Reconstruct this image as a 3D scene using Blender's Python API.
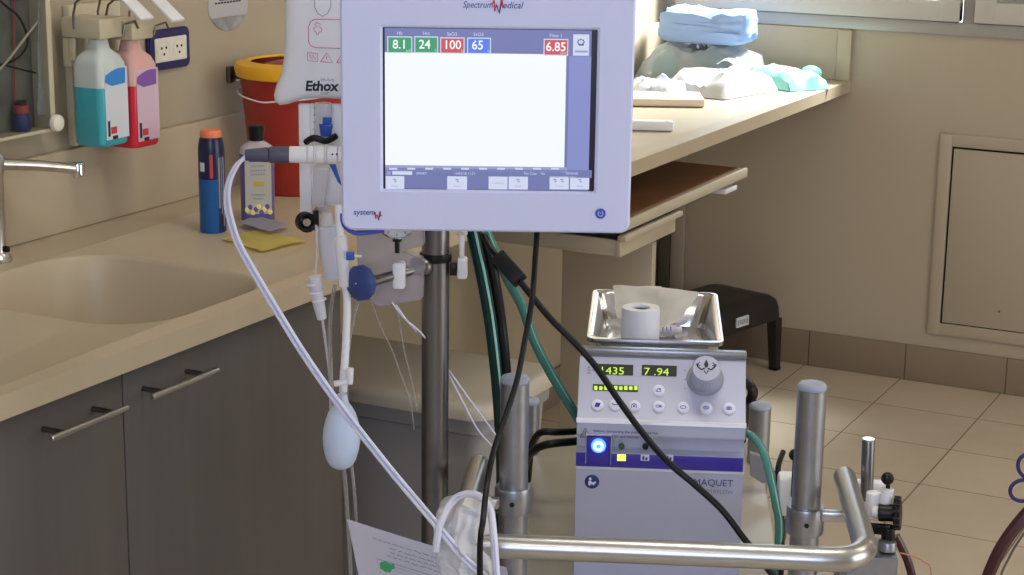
import bpy, bmesh, math, random
from mathutils import Vector, Matrix, noise
from math import radians, pi, sin, cos, sqrt
random.seed(7)
C = bpy.context.scene.collection
for o in list(bpy.data.objects): bpy.data.objects.remove(o)

# ------------------------------------------------------------------ camera
EYE = Vector((2.235, 0, 1.62)); FPX = 1853.6
RR = Vector((0.8884783, 0.4587443, 0.0126473)); DD = Vector((0.1210889, -0.2077600, -0.9706561)); FF = Vector((-0.4426553, 0.8639383, -0.2401391))
cam = bpy.data.cameras.new('camera'); co = bpy.data.objects.new('camera', cam); C.objects.link(co)
cam.sensor_width = 36; cam.lens = FPX/1024*36; cam.clip_start = .05
m = Matrix.Identity(4)
for i in range(3):
    m[i][0] = RR[i]; m[i][1] = -DD[i]; m[i][2] = -FF[i]; m[i][3] = EYE[i]
co.matrix_world = m
bpy.context.scene.camera = co
vs = bpy.context.scene.view_settings
vs.view_transform = 'Standard'; vs.look = 'None'; vs.gamma = 1; vs.use_curve_mapping = False
vs.exposure = 0.38

# ------------------------------------------------------------------ light
wd = bpy.data.worlds.new('world'); bpy.context.scene.world = wd; wd.use_nodes = True
wd.node_tree.nodes['Background'].inputs[0].default_value = (.80, .90, 1, 1)
wd.node_tree.nodes['Background'].inputs[1].default_value = 2.2
def area(name, loc, target, sx, sy, power, col):
    l = bpy.data.lights.new(name, 'AREA'); l.shape = 'RECTANGLE'; l.size = sx; l.size_y = sy; l.energy = power; l.color = col
    o = bpy.data.objects.new(name, l); C.objects.link(o); o.location = loc
    o.rotation_euler = (Vector(target)-Vector(loc)).to_track_quat('-Z', 'Y').to_euler()
    return o
area('daylight_through_corner_window', (1.06, 6.0, 2.6), (.30, 4.75, .9), .4, .6, 300, (.93, .97, 1))
area('daylight_through_front_window', (2.7, -1.54, 1.75), (2.0, 2.5, .9), 1.5, 1.2, 46, (.60, .72, 1))
area('side_fill_light', (4.3, 2.7, 1.25), (0, 2.7, .9), 1.7, 1.7, 26, (.95, .97, 1))  # fill added from the right to lift the wall below the worktop
area('ceiling_lamp_light_near_sink', (1.5, 2.2, 2.74), (1.5, 2.2, 0), 1.15, .28, 5.5, (1, .90, .76))
area('ceiling_lamp_light_near_door', (3.2, 4.0, 2.74), (3.2, 4.0, 0), 1.15, .28, 8, (1, .90, .76))
area('ceiling_lamp_light_behind', (1.9, -.2, 2.74), (1.9, -.2, 0), 1.15, .28, 4, (1, .92, .80))

# ------------------------------------------------------------------ pixel rays used as a ruler for the places of things
def ray(px, py): return RR*((px-512)/FPX) + DD*((py-287.5)/FPX) + FF
def atZ(px, py, z): d = ray(px, py); return EYE + d*((z-EYE.z)/d.z)
def atX(px, py, x): d = ray(px, py); return EYE + d*((x-EYE.x)/d.x)
def atY(px, py, y): d = ray(px, py); return EYE + d*(y/d.y)
def atP(px, py, p0, n): d = ray(px, py); return EYE + d*((Vector(p0)-EYE).dot(n)/d.dot(n))
def frame(deg): return Matrix.Translation((EYE.x, EYE.y, 0)) @ Matrix.Rotation(radians(deg), 4, 'Z')
CF = frame(23.0); MF = frame(27.13)
def P(px, py, v, yaw=23.0):
    t = radians(yaw); return atP(px, py, (EYE.x - v*sin(t), v*cos(t), 0), Vector((-sin(t), cos(t), 0)))
def L(w, F=CF): return F.inverted() @ w

# ------------------------------------------------------------------ materials
MATS = {}
def mat(name, col, rough=.5, metal=0, noise_s=0, noise_a=0, bump=0, bscale=60, trans=0, alpha=1, emit=0, ecol=None, spec=.5, coat=0, aniso=None, ior=1.45, sss=0):
    m = bpy.data.materials.new(name); m.use_nodes = True; nt = m.node_tree; b = nt.nodes['Principled BSDF']
    b.inputs['Base Color'].default_value = (*col, 1); b.inputs['Roughness'].default_value = rough; b.inputs['Metallic'].default_value = metal
    b.inputs['Transmission Weight'].default_value = trans; b.inputs['Alpha'].default_value = alpha; b.inputs['IOR'].default_value = ior
    b.inputs['Specular IOR Level'].default_value = spec; b.inputs['Coat Weight'].default_value = coat
    if emit: b.inputs['Emission Color'].default_value = (*(ecol or col), 1); b.inputs['Emission Strength'].default_value = emit
    tc = nt.nodes.new('ShaderNodeTexCoord')
    if noise_a:
        n = nt.nodes.new('ShaderNodeTexNoise'); n.inputs['Scale'].default_value = noise_s; n.inputs['Detail'].default_value = 6
        src = tc.outputs['Object']
        if aniso:
            mp = nt.nodes.new('ShaderNodeMapping'); mp.inputs['Scale'].default_value = aniso; nt.links.new(src, mp.inputs[0]); src = mp.outputs[0]
        nt.links.new(src, n.inputs['Vector'])
        r = nt.nodes.new('ShaderNodeMapRange'); r.inputs[1].default_value = .3; r.inputs[2].default_value = .7
        r.inputs[3].default_value = 1-noise_a; r.inputs[4].default_value = 1+noise_a; nt.links.new(n.outputs[0], r.inputs[0])
        v = nt.nodes.new('ShaderNodeVectorMath'); v.operation = 'SCALE'; v.inputs[0].default_value = col
        nt.links.new(r.outputs[0], v.inputs['Scale']); nt.links.new(v.outputs[0], b.inputs['Base Color'])
    if bump:
        n = nt.nodes.new('ShaderNodeTexNoise'); n.inputs['Scale'].default_value = bscale; n.inputs['Detail'].default_value = 4
        src = tc.outputs['Object']
        if aniso:
            mp = nt.nodes.new('ShaderNodeMapping'); mp.inputs['Scale'].default_value = aniso; nt.links.new(src, mp.inputs[0]); src = mp.outputs[0]
        nt.links.new(src, n.inputs['Vector'])
        bp = nt.nodes.new('ShaderNodeBump'); bp.inputs['Strength'].default_value = bump; bp.inputs['Distance'].default_value = .002
        nt.links.new(n.outputs[0], bp.inputs['Height']); nt.links.new(bp.outputs[0], b.inputs['Normal'])
    MATS[name] = m; return m
def film(name, col, clear, rough=.15):
    # thin clear plastic or glass: light passes straight through, the rest is a glossy tinted skin
    m = mat(name, col, rough); nt = m.node_tree; b = nt.nodes['Principled BSDF']; out = nt.nodes['Material Output']
    t = nt.nodes.new('ShaderNodeBsdfTransparent'); t.inputs[0].default_value = (.96, .97, .97, 1)
    mx = nt.nodes.new('ShaderNodeMixShader'); lw = nt.nodes.new('ShaderNodeLayerWeight'); lw.inputs[0].default_value = .35
    r = nt.nodes.new('ShaderNodeMapRange'); r.inputs[3].default_value = 1-clear; r.inputs[4].default_value = min(1, 1-clear+.45)
    nt.links.new(lw.outputs['Facing'], r.inputs[0]); nt.links.new(r.outputs[0], mx.inputs[0])
    nt.links.new(t.outputs[0], mx.inputs[1]); nt.links.new(b.outputs[0], mx.inputs[2]); nt.links.new(mx.outputs[0], out.inputs[0])
    return m
mat('wall_paint', (.455, .385, .285), .75, noise_s=1.2, noise_a=.03, bump=.15, bscale=180)
mat('sink_wall_paint', (.44, .375, .27), .7, noise_s=1.2, noise_a=.03, bump=.15, bscale=180)
mat('ceiling_paint', (.80, .78, .73), .9)
mat('stone', (.49, .41, .29), .38, noise_s=9, noise_a=.035, bump=.05, bscale=90)
mat('stone_edge', (.42, .34, .25), .45, noise_s=9, noise_a=.03)
mat('cabinet_grey', (.108, .099, .094), .5, noise_s=30, noise_a=.07, aniso=(1, 1, .06), bump=.05)
mat('gap_black', (.01, .009, .008), .9)
mat('steel', (.62, .60, .58), .28, 1, noise_s=50, noise_a=.05, aniso=(1, 1, .03))
mat('satin_steel', (.37, .385, .42), .40, 1, noise_s=60, noise_a=.06)
mat('handle_steel', (.50, .50, .50), .33, 1)
mat('dark_steel', (.20, .19, .18), .35, 1)
mat('pole_steel', (.23, .23, .235), .30, 1, noise_s=40, noise_a=.06, aniso=(1, 1, .02))
mat('chrome', (.80, .80, .80), .09, 1)
mat('tray_steel', (.60, .60, .61), .16, 1)
mat('aluminium', (.42, .40, .37), .45, .35)
mat('window_frame', (.56, .53, .48), .5, .1)
mat('white_plastic', (.80, .80, .82), .4)
mat('casing', (.67, .71, .97), .42)
mat('post_cap', (.30, .33, .42), .5)
mat('white_vinyl', (.80, .80, .83), .35, bump=.3, bscale=25)
mat('cream_plastic', (.52, .46, .35), .42)
mat('bin_cream', (.52, .48, .40), .45)
mat('bin_grey', (.33, .32, .335), .5)
mat('ivory', (.58, .52, .36), .45)
mat('knob_white', (.80, .76, .66), .4)
mat('purple', (.03, .026, .12), .4)
mat('navy', (.02, .035, .16), .4)
mat('blue', (.03, .10, .45), .4)
mat('cap_blue', (.10, .40, .62), .4)
mat('knob_blue', (.035, .06, .22), .5)
mat('trim_blue', (.04, .08, .50), .35)
mat('black', (.006, .006, .007), .38, spec=.35)
mat('rubber', (.010, .010, .012), .5, spec=.35)
mat('stool_black', (.018, .016, .016), .42)
mat('bucket_red', (.36, .03, .022), .38)
mat('bucket_inner', (.10, .01, .008), .6)
mat('yellow', (.88, .46, .02), .4)
mat('liquid_blue', (.06, .42, .50), .2)
mat('liquid_red', (.66, .03, .05), .2)
mat('bottle_empty', (.60, .66, .62), .25)
mat('bottle_pink', (.72, .42, .38), .25)
mat('label_white', (.66, .70, .76), .5)
mat('label_pink', (.68, .50, .62), .5)
mat('label_blue', (.04, .26, .66), .5)
mat('label_purple', (.24, .10, .40), .5)
mat('ink_black', (.02, .02, .03), .6)
mat('ink_red', (.62, .05, .07), .5)
mat('ink_pink', (.62, .16, .26), .5)
mat('ink_navy', (.03, .05, .28), .5)
mat('ink_grey', (.25, .26, .33), .6)
mat('ink_green', (.05, .35, .13), .6)
mat('can_blue', (.012, .10, .32), .3)
mat('can_navy', (.012, .016, .06), .3)
mat('can_orange', (.80, .22, .08), .45)
mat('can_red', (.45, .06, .05), .4)
mat('shampoo', (.14, .10, .26), .2)
mat('shampoo_clear', (.42, .37, .40), .15)
mat('shampoo_label', (.44, .42, .36), .5)
mat('paper_yellow', (.85, .72, .22), .6)
mat('paper_lilac', (.50, .48, .60), .6)
mat('paper', (.80, .80, .90), .7)
mat('gauze_paper', (.78, .75, .68), .7, bump=.4, bscale=40)
mat('tape', (.68, .69, .76), .6)
mat('tape_core', (.22, .26, .19), .6)
mat('console', (.46, .48, .62), .42, .15, noise_s=4, noise_a=.02)
mat('console_light', (.66, .66, .72), .4, .15)
mat('console_dark', (.26, .26, .31), .5, .2)
mat('console_purple', (.045, .03, .34), .35)
mat('console_white', (.70, .71, .88), .4)
mat('deck', (.40, .37, .31), .30)
mat('led_black', (.03, .035, .03), .3)
mat('led', (.45, .65, .06), .4, emit=0.450, ecol=(.55, .85, .08))
mat('led_yellow', (.8, 1, .1), .4, emit=1.200, ecol=(.75, 1, .08))
mat('led_blue', (.05, .15, 1), .4, emit=3.000, ecol=(.04, .14, 1))
mat('led_cyan', (.5, .9, 1), .4, emit=1.650, ecol=(.5, .85, 1))
mat('led_off', (.06, .09, .05), .4)
mat('scr_white', (.02, .02, .02), .3, emit=0.735, ecol=(.93, .975, 1))
mat('scr_blue', (.02, .02, .03), .3, emit=0.490, ecol=(.25, .28, .62))
mat('scr_side', (.02, .02, .03), .3, emit=0.585, ecol=(.30, .34, .72))
mat('scr_green', (.02, .02, .02), .3, emit=0.593, ecol=(.05, .42, .17))
mat('scr_red', (.02, .02, .02), .3, emit=0.632, ecol=(.72, .09, .10))
mat('scr_royal', (.02, .02, .02), .3, emit=0.671, ecol=(.10, .22, .86))
mat('scr_button', (.02, .02, .02), .3, emit=0.671, ecol=(.70, .76, .95))
mat('scr_line', (.02, .02, .02), .3, emit=0.553, ecol=(.42, .46, .80))
mat('scr_ink', (.02, .02, .03), .3, emit=0.316, ecol=(.08, .09, .22))
mat('screen_gap', (.015, .015, .03), .3)
mat('cable_white', (.72, .73, .86), .4)
mat('cable_stripe', (.46, .49, .74), .4)
mat('sleeve_dark', (.075, .075, .12), .45)
mat('bulb', (.56, .66, .84), .45)
mat('tube_dark_green', (.005, .035, .032), .25, spec=.4)
mat('tube_green', (.07, .24, .20), .25)
mat('tube_line', (.32, .62, .56), .3)
mat('dark_red', (.055, .012, .014), .3)
mat('orange_wire', (.55, .22, .14), .4)
mat('brown', (.19, .085, .036), .5, noise_s=14, noise_a=.25, aniso=(1, .2, 1))
mat('drape_blue', (.27, .40, .66), .6, bump=.5, bscale=30)
mat('mint', (.22, .56, .48), .45, bump=.3, bscale=25)
mat('teal', (.10, .42, .46), .5)
mat('pouch_white', (.50, .50, .50), .6, bump=.3, bscale=25)
mat('pouch_beige', (.70, .58, .46), .6)
mat('pouch_salmon', (.72, .40, .30), .6)
mat('pink', (.74, .20, .36), .5)
mat('sticker_light', (.50, .50, .50), .4)
mat('sticker_grey', (.30, .31, .31), .3, noise_s=40, noise_a=.35)
mat('mirror', (.72, .76, .78), .04, 1)
mat('trunk_dark', (.085, .08, .06), .5)
mat('case_grey', (.14, .145, .12), .5, noise_s=14, noise_a=.35)
mat('case_red', (.40, .06, .05), .5)
mat('trunk_light', (.42, .35, .27), .6)
mat('lamp_glow', (1, .95, .85), .5, emit=5)
mat('ring_blue', (.035, .035, .14), .3)
mat('orange_light', (.5, .36, .06), .5)
film('clear', (.80, .78, .84), .62)
film('clear_tube', (.42, .39, .36), .60)
film('clear_lilac', (.50, .45, .50), .56, .3)
film('clear_bag', (.84, .86, .93), .50, .2)
film('glass', (.05, .05, .05), .98, .02)
film('frosted', (.72, .72, .82), .22, .4)
film('pouch_clear', (.60, .63, .66), .62, .15)

# floor tiles: beige ceramic squares with dark joints, measured from the room's own axes
def tile_mat(name, col, jcol, ax, x0, sx, ay=None, y0=0, sy=1, rough=.3, jw=.004):
    m = mat(name, col, rough); nt = m.node_tree; b = nt.nodes['Principled BSDF']
    tc = nt.nodes.new('ShaderNodeTexCoord'); sp = nt.nodes.new('ShaderNodeSeparateXYZ'); nt.links.new(tc.outputs['Object'], sp.inputs[0])
    def mth(op, a, bb=None):
        n = nt.nodes.new('ShaderNodeMath'); n.operation = op
        for i, q in enumerate((a, bb)):
            if q is None: continue
            if isinstance(q, (int, float)): n.inputs[i].default_value = q
            else: nt.links.new(q, n.inputs[i])
        return n.outputs[0]
    def line(sock, o, s):
        f = mth('FRACT', mth('DIVIDE', mth('SUBTRACT', sock, o-jw/2), s)); return mth('LESS_THAN', f, jw/s), mth('FLOOR', mth('DIVIDE', mth('SUBTRACT', sock, o), s))
    l1, c1 = line(sp.outputs[ax], x0, sx); msk = l1; cell = c1
    if ay is not None:
        l2, c2 = line(sp.outputs[ay], y0, sy); msk = mth('MAXIMUM', l1, l2); cell = mth('ADD', c1, mth('MULTIPLY', c2, 17.3))
    wn = nt.nodes.new('ShaderNodeTexWhiteNoise'); wn.noise_dimensions = '1D'; nt.links.new(cell, wn.inputs['W'])
    nz = nt.nodes.new('ShaderNodeTexNoise'); nz.inputs['Scale'].default_value = 7; nz.inputs['Detail'].default_value = 8; nt.links.new(tc.outputs['Object'], nz.inputs['Vector'])
    br = mth('ADD', mth('MULTIPLY', wn.outputs[0], .06), mth('MULTIPLY', nz.outputs[0], .22)); br = mth('ADD', br, .86)
    sc = nt.nodes.new('ShaderNodeVectorMath'); sc.operation = 'SCALE'; sc.inputs[0].default_value = col; nt.links.new(br, sc.inputs['Scale'])
    mx = nt.nodes.new('ShaderNodeMix'); mx.data_type = 'RGBA'; nt.links.new(msk, mx.inputs[0]); nt.links.new(sc.outputs[0], mx.inputs[6]); mx.inputs[7].default_value = (*jcol, 1)
    nt.links.new(mx.outputs[2], b.inputs['Base Color'])
tile_mat('floor_tiles', (.60, .51, .39), (.16, .11, .07), 0, .812, .306, 1, 4.18, .31)
tile_mat('base_tiles', (.285, .22, .155), (.12, .08, .05), 0, .825, .306, rough=.4)

# ------------------------------------------------------------------ mesh builder
ROOT = {}
def fit(pts, n=8):
    pts = [Vector(p) for p in pts]
    if len(pts) < 3: return pts
    out = []
    for i in range(len(pts)-1):
        p0 = pts[max(i-1, 0)]; p1 = pts[i]; p2 = pts[i+1]; p3 = pts[min(i+2, len(pts)-1)]
        for k in range(n):
            t = k/n; out.append(.5*((2*p1)+(p2-p0)*t+(2*p0-5*p1+4*p2-p3)*t*t+(3*p1-p0-3*p2+p3)*t**3))
    return out+[pts[-1]]
def rrect(w, d, r, n=5):
    r = min(r, w/2-1e-5, d/2-1e-5); out = []
    for cx, cy, a in ((w/2-r, d/2-r, 0), (-w/2+r, d/2-r, pi/2), (-w/2+r, -d/2+r, pi), (w/2-r, -d/2+r, 1.5*pi)):
        for k in range(n+1): t = a+k*pi/2/n; out.append((cx+r*cos(t), cy+r*sin(t)))
    return out
class G:
    def __init__(s, M=None): s.bm = bmesh.new(); s.M = M or Matrix.Identity(4); s.mats = []; s.cur = 0
    def use(s, name):
        if name not in s.mats: s.mats.append(name)
        s.cur = s.mats.index(name); return s
    def add(s, b, M=None):
        b.transform(s.M @ (M or Matrix.Identity(4)))
        for f in b.faces: f.material_index = s.cur
        me = bpy.data.meshes.new('t'); b.to_mesh(me); s.bm.from_mesh(me); bpy.data.meshes.remove(me); b.free(); return s
    def box(s, x0, x1, y0, y1, z0, z1, bev=0, M=None, seg=2):
        b = bmesh.new(); bmesh.ops.create_cube(b, size=1)
        for v in b.verts: v.co = Vector((x0+(v.co.x+.5)*(x1-x0), y0+(v.co.y+.5)*(y1-y0), z0+(v.co.z+.5)*(z1-z0)))
        if bev: bmesh.ops.bevel(b, geom=b.edges[:], offset=bev, segments=seg, affect='EDGES', profile=.5)
        return s.add(b, M)
    def loft(s, rings, cap=True, M=None, closed=True):
        b = bmesh.new(); R = [[b.verts.new(p) for p in r] for r in rings]; n = len(R[0])
        for a, c in zip(R, R[1:]):
            for i in range(n if closed else n-1): j = (i+1) % n; b.faces.new((a[i], a[j], c[j], c[i]))
        if cap and closed: b.faces.new(R[0][::-1]); b.faces.new(R[-1])
        bmesh.ops.recalc_face_normals(b, faces=b.faces[:]); return s.add(b, M)
    def lathe(s, prof, M=None, seg=32, cap=True):
        return s.loft([[(r*cos(2*pi*k/seg), r*sin(2*pi*k/seg), z) for k in range(seg)] for r, z in prof], cap, M)
    def tube(s, pts, r, seg=10, smooth=True, M=None, n=8):
        if smooth: 
            m0 = len(pts); pts = fit(pts, n)
        pts = [Vector(p) for p in pts]; N = len(pts)
        t = (pts[1]-pts[0]).normalized(); nrm = t.orthogonal().normalized(); rings = []
        for i, p in enumerate(pts):
            tt = (pts[min(i+1, N-1)]-pts[max(i-1, 0)]).normalized()
            nrm = (nrm-tt*nrm.dot(tt)).normalized(); bn = tt.cross(nrm)
            rr = r(i/(N-1)) if callable(r) else r
            rings.append([p+(nrm*cos(2*pi*k/seg)+bn*sin(2*pi*k/seg))*rr for k in range(seg)])
        return s.loft(rings, True, M)
    def rod(s, a, b, r, r2=None, seg=24, bev=0):
        a = Vector(a); b = Vector(b); Ln = (b-a).length; M = Matrix.Translation(a) @ (b-a).to_track_quat('Z', 'Y').to_matrix().to_4x4(); r2 = r if r2 is None else r2
        pr = [(r, 0), (r2, Ln)] if not bev else [(r-bev, 0), (r, bev), (r2, Ln-bev), (r2-bev*.3, Ln-bev*.3), (r2-bev, Ln)]
        return s.lathe(pr, M, seg)
    def ball(s, c, r, sc=(1, 1, 1), R=None):
        b = bmesh.new(); bmesh.ops.create_uvsphere(b, u_segments=24, v_segments=14, radius=r)
        return s.add(b, Matrix.Translation(c) @ (R or Matrix.Identity(4)) @ Matrix.Diagonal((*sc, 1)))
    def prism(s, poly, h0, h1, M=None, bev=0):
        # polygon in local xy, thickness along local z
        b = bmesh.new(); vs_ = [b.verts.new((x, y, h0)) for x, y in poly]; f = b.faces.new(vs_)
        r = bmesh.ops.extrude_face_region(b, geom=[f]); bmesh.ops.translate(b, vec=(0, 0, h1-h0), verts=[v for v in r['geom'] if isinstance(v, bmesh.types.BMVert)])
        bmesh.ops.recalc_face_normals(b, faces=b.faces[:])
        if bev: bmesh.ops.bevel(b, geom=[e for e in b.edges if e.calc_face_angle(0) > .6], offset=bev, segments=2, affect='EDGES')
        return s.add(b, M)
    def text(s, string, M, size, h=.0003, shear=0, sx=1, align='LEFT', bold=0):
        cu = bpy.data.curves.new('t', 'FONT'); cu.body = string; cu.size = size; cu.extrude = h; cu.shear = shear; cu.align_x = align; cu.offset = bold*size; cu.resolution_u = 3
        o = bpy.data.objects.new('t', cu); C.objects.link(o); me = bpy.data.meshes.new_from_object(o)
        b = bmesh.new(); b.from_mesh(me); bpy.data.objects.remove(o); bpy.data.curves.remove(cu); bpy.data.meshes.remove(me)
        b.transform(Matrix.Diagonal((sx, 1, 1, 1))); return s.add(b, M)
    def sheet(s, nx, ny, fn, thick=0, M=None):
        b = bmesh.new(); V_ = [[b.verts.new(fn(i/nx, j/ny)) for i in range(nx+1)] for j in range(ny+1)]
        for j in range(ny):
            for i in range(nx): b.faces.new((V_[j][i], V_[j][i+1], V_[j+1][i+1], V_[j+1][i]))
        if thick: bmesh.ops.solidify(b, geom=b.faces[:], thickness=thick)
        return s.add(b, M)
    def pillow(s, w, d, h, seed=0, puff=.35, crease=.15, M=None, n=18, flat=True):
        # a soft sealed pack: two sheets joined at the rim
        def zf(x, y, up):
            e = (max(0, 1-abs(x)**4)**puff)*(max(0, 1-abs(y)**4)**puff); nz = noise.noise(Vector((x*2.3+seed, y*2.3, seed*1.7+up)))*crease + noise.noise(Vector((x*6+seed, y*6, seed+up*3)))*crease*.5
            return (h*e*(1+nz)) if up else (0 if flat else -h*.3*e)
        b = bmesh.new(); g = {}
        for up in (0, 1):
            for j in range(n+1):
                for i in range(n+1):
                    x = -1+2*i/n; y = -1+2*j/n
                    if up and (i in (0, n) or j in (0, n)): g[up, i, j] = g[0, i, j]; continue
                    wx = 1+.03*noise.noise(Vector((y*2+seed, 5, 1))); wy = 1+.03*noise.noise(Vector((x*2+seed, 9, 1)))
                    g[up, i, j] = b.verts.new((x*w/2*wx, y*d/2*wy, zf(x, y, up)+.0008))
        for up in (0, 1):
            for j in range(n):
                for i in range(n):
                    q = [g[up, i, j], g[up, i+1, j], g[up, i+1, j+1], g[up, i, j+1]]
                    b.faces.new(q if up else q[::-1])
        return s.add(b, M)
    def puff(s, poly, depth, M=None, steps=5):
        # an outline in local xy inflated along local z
        cx = sum(p[0] for p in poly)/len(poly); cy = sum(p[1] for p in poly)/len(poly); rings = []
        for sgn in (-1, 1):
            R_ = []
            for k in range(steps+1):
                t = k/steps*pi/2; sc = 1-.34*(1-cos(t)); R_.append([(cx+(x-cx)*sc, cy+(y-cy)*(1-(1-sc)*.5), sgn*depth*sin(t)) for x, y in poly])
            rings += R_[::-1][:-1] if sgn < 0 else R_
        return s.loft(rings, True, M)
    def build(s, name, parent=None, angle=38):
        me = bpy.data.meshes.new(name); o = bpy.data.objects.new(name, me); C.objects.link(o)
        if parent is not None:
            ro = ROOT.get(parent.name, Matrix.Identity(4)); s.bm.transform(ro.inverted()); o.parent = parent; ROOT[o.name] = ro
        else:
            s.bm.normal_update(); cs = [v.co for v in s.bm.verts]
            base = Vector(((min(c.x for c in cs)+max(c.x for c in cs))/2, (min(c.y for c in cs)+max(c.y for c in cs))/2, min(c.z for c in cs)))
            if name in FIXED: base = Vector((0, 0, 0))
            ro = Matrix.Translation(base); s.bm.transform(ro.inverted()); o.location = base; ROOT[o.name] = ro
        s.bm.to_mesh(me); s.bm.free()
        for q in s.mats: me.materials.append(MATS[q])
        me.shade_smooth(); me.set_sharp_from_angle(angle=radians(angle))
        return o
FIXED = ('floor', 'baseboard_back')
def empty(name, loc, label, cat, group=None, rz=0):
    o = bpy.data.objects.new(name, None); C.objects.link(o); o.location = loc; o.rotation_euler = (0, 0, rz); o.empty_display_size = .05
    ROOT[o.name] = Matrix.Translation(loc) @ Matrix.Rotation(rz, 4, 'Z'); return tag(o, label, cat, group)
def tag(o, label, cat, group=None, kind=None):
    o['label'] = label; o['category'] = cat
    if group: o['group'] = group
    if kind: o['kind'] = kind
    return o
def struct(o): o['kind'] = 'structure'; return o
def lookM(origin, right, up):
    # local x = right, y = up, z = towards the viewer side
    r = Vector(right).normalized(); u = Vector(up).normalized(); n = r.cross(u).normalized(); u = n.cross(r)
    m_ = Matrix.Identity(4)
    for i in range(3): m_[i][0] = r[i]; m_[i][1] = u[i]; m_[i][2] = n[i]; m_[i][3] = origin[i]
    return m_

# ================================================================== THE ROOM
DB = 5.40; HC = 2.8; RX = 4.4; FY = -1.6
g = G().use('floor_tiles').box(0, RX, FY, DB, -.06, 0); o = g.build('floor'); struct(o)
struct(G().use('ceiling_paint').box(0, RX, FY, DB, HC, HC+.08).build('ceiling'))
struct(G().use('sink_wall_paint').box(-.12, 0, FY, DB, 0, HC).build('wall_left'))
# back wall with two window openings above z = 1.054
g = G().use('wall_paint')
g.box(-.12, RX+.1, DB, DB+.16, 0, 1.054).box(-.12, RX+.1, DB, DB+.16, 2.2, HC).box(1.90, RX+.1, DB, DB+.16, 1.054, 2.2).box(-.12, .0, DB, DB+.16, 1.054, 2.2)
struct(g.build('wall_back'))
struct(G().use('wall_paint').box(RX, RX+.1, FY, DB, 0, HC).build('wall_right'))
struct(G().use('wall_paint').box(-.12, RX+.1, FY-.1, FY, 0, HC).build('wall_front'))
struct(G().use('base_tiles').box(.02, RX, DB-.012, DB, 0, .112, .003).build('baseboard_back'))
struct(G().use('base_tiles').box(0, .012, 3.0, DB-.012, 0, .112, .003).build('baseboard_left'))
# window: lower outer frame, two sashes
g = G().use('aluminium').box(0, 1.9, DB-.012, DB+.09, 1.054, 1.092, .003).box(0, 1.9, DB-.012, DB+.09, 2.16, 2.2, .003).box(0, .03, DB-.012, DB+.09, 1.092, 2.16).box(1.87, 1.9, DB-.012, DB+.09, 1.092, 2.16).box(.926, .958, DB-.008, DB+.06, 1.092, 2.16)
w = struct(g.build('window_1'))
def sash(x0, x1, nm):
    g = G().use('window_frame')
    z0 = 1.094; z1 = 2.15; fw = .062
    g.box(x0, x1, DB-.03, DB+.012, z0, z0+fw, .005).box(x0, x1, DB-.03, DB+.012, z1-fw, z1, .005).box(x0, x0+fw, DB-.031, DB+.011, z0, z1, .005).box(x1-fw, x1, DB-.031, DB+.011, z0, z1, .005)
    s_ = g.build('sash', w); G().use('glass').box(x0+fw, x1-fw, DB-.012, DB-.006, z0+fw, z1-fw).build('pane', s_)
sash(.035, .921, 1); sash(.963, 1.865, 2)

o = G().use('window_frame').box(.935, 1.88, DB+.10, DB+.125, 1.09, 2.18, .003).build('light_block_1'); struct(o)   # unseen panel added to block daylight through the second sash

# access panel in the back wall
r = empty('access_panel', (1.2, DB, .155), 'cream painted access hatch with a thin dark gap, low in the back wall', 'access panel')
x0, x1, z0, z1 = .884, 1.56, .155, .766; fw = .037
g = G().use('wall_paint').box(x0, x1, DB-.010, DB, z0, z0+fw, .003).box(x0, x1, DB-.010, DB, z1-fw, z1, .003).box(x0, x0+fw, DB-.0105, DB, z0, z1, .003).box(x1-fw, x1, DB-.0105, DB, z0, z1, .003)
g.build('frame', r)
G().use('gap_black').box(x0+fw, x1-fw, DB-.002, DB, z0+fw, z1-fw).build('shadow_gap', r)
g = G().use('wall_paint').box(x0+fw+.006, x1-fw-.006, DB-.008, DB-.001, z0+fw+.003, z1-fw-.006, .002); dr = g.build('hatch_door', r)
G().use('dark_steel').rod((1.095, DB-.009, .25), (1.095, DB-.007, .25), .004).build('screw', dr)

# dark pipe and light conduit at the room corner under the worktop
tag(G().use('trunk_dark').box(.012, .047, DB-.035, DB-.0125, .0, .866, .003).build('pipe_cover'), 'dark vertical pipe cover in the room corner under the worktop', 'pipe')
tag(G().use('trunk_light').box(.049, .092, DB-.028, DB-.0125, .0, .866, .003).build('conduit'), 'light brown vertical conduit beside the dark pipe cover', 'conduit')

# ceiling lamps (out of the frame, they light the room)
for i, (x, y, t) in enumerate(((1.5, 2.2, 'above the sink counter'), (3.2, 4.0, 'nearest the back wall window'), (1.9, -.2, 'behind the camera side of the room'))):
    r = empty('ceiling_light', (x, y, HC-.045), 'long white ceiling lamp ' + t, 'lamp', 'ceiling lamps')
    G().use('white_plastic').box(x-.62, x+.62, y-.17, y+.17, HC-.045, HC-.001, .004).build('housing', r)
    G().use('lamp_glow').box(x-.58, x+.58, y-.14, y+.14, HC-.052, HC-.046, .002).build('diffuser', r)

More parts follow.
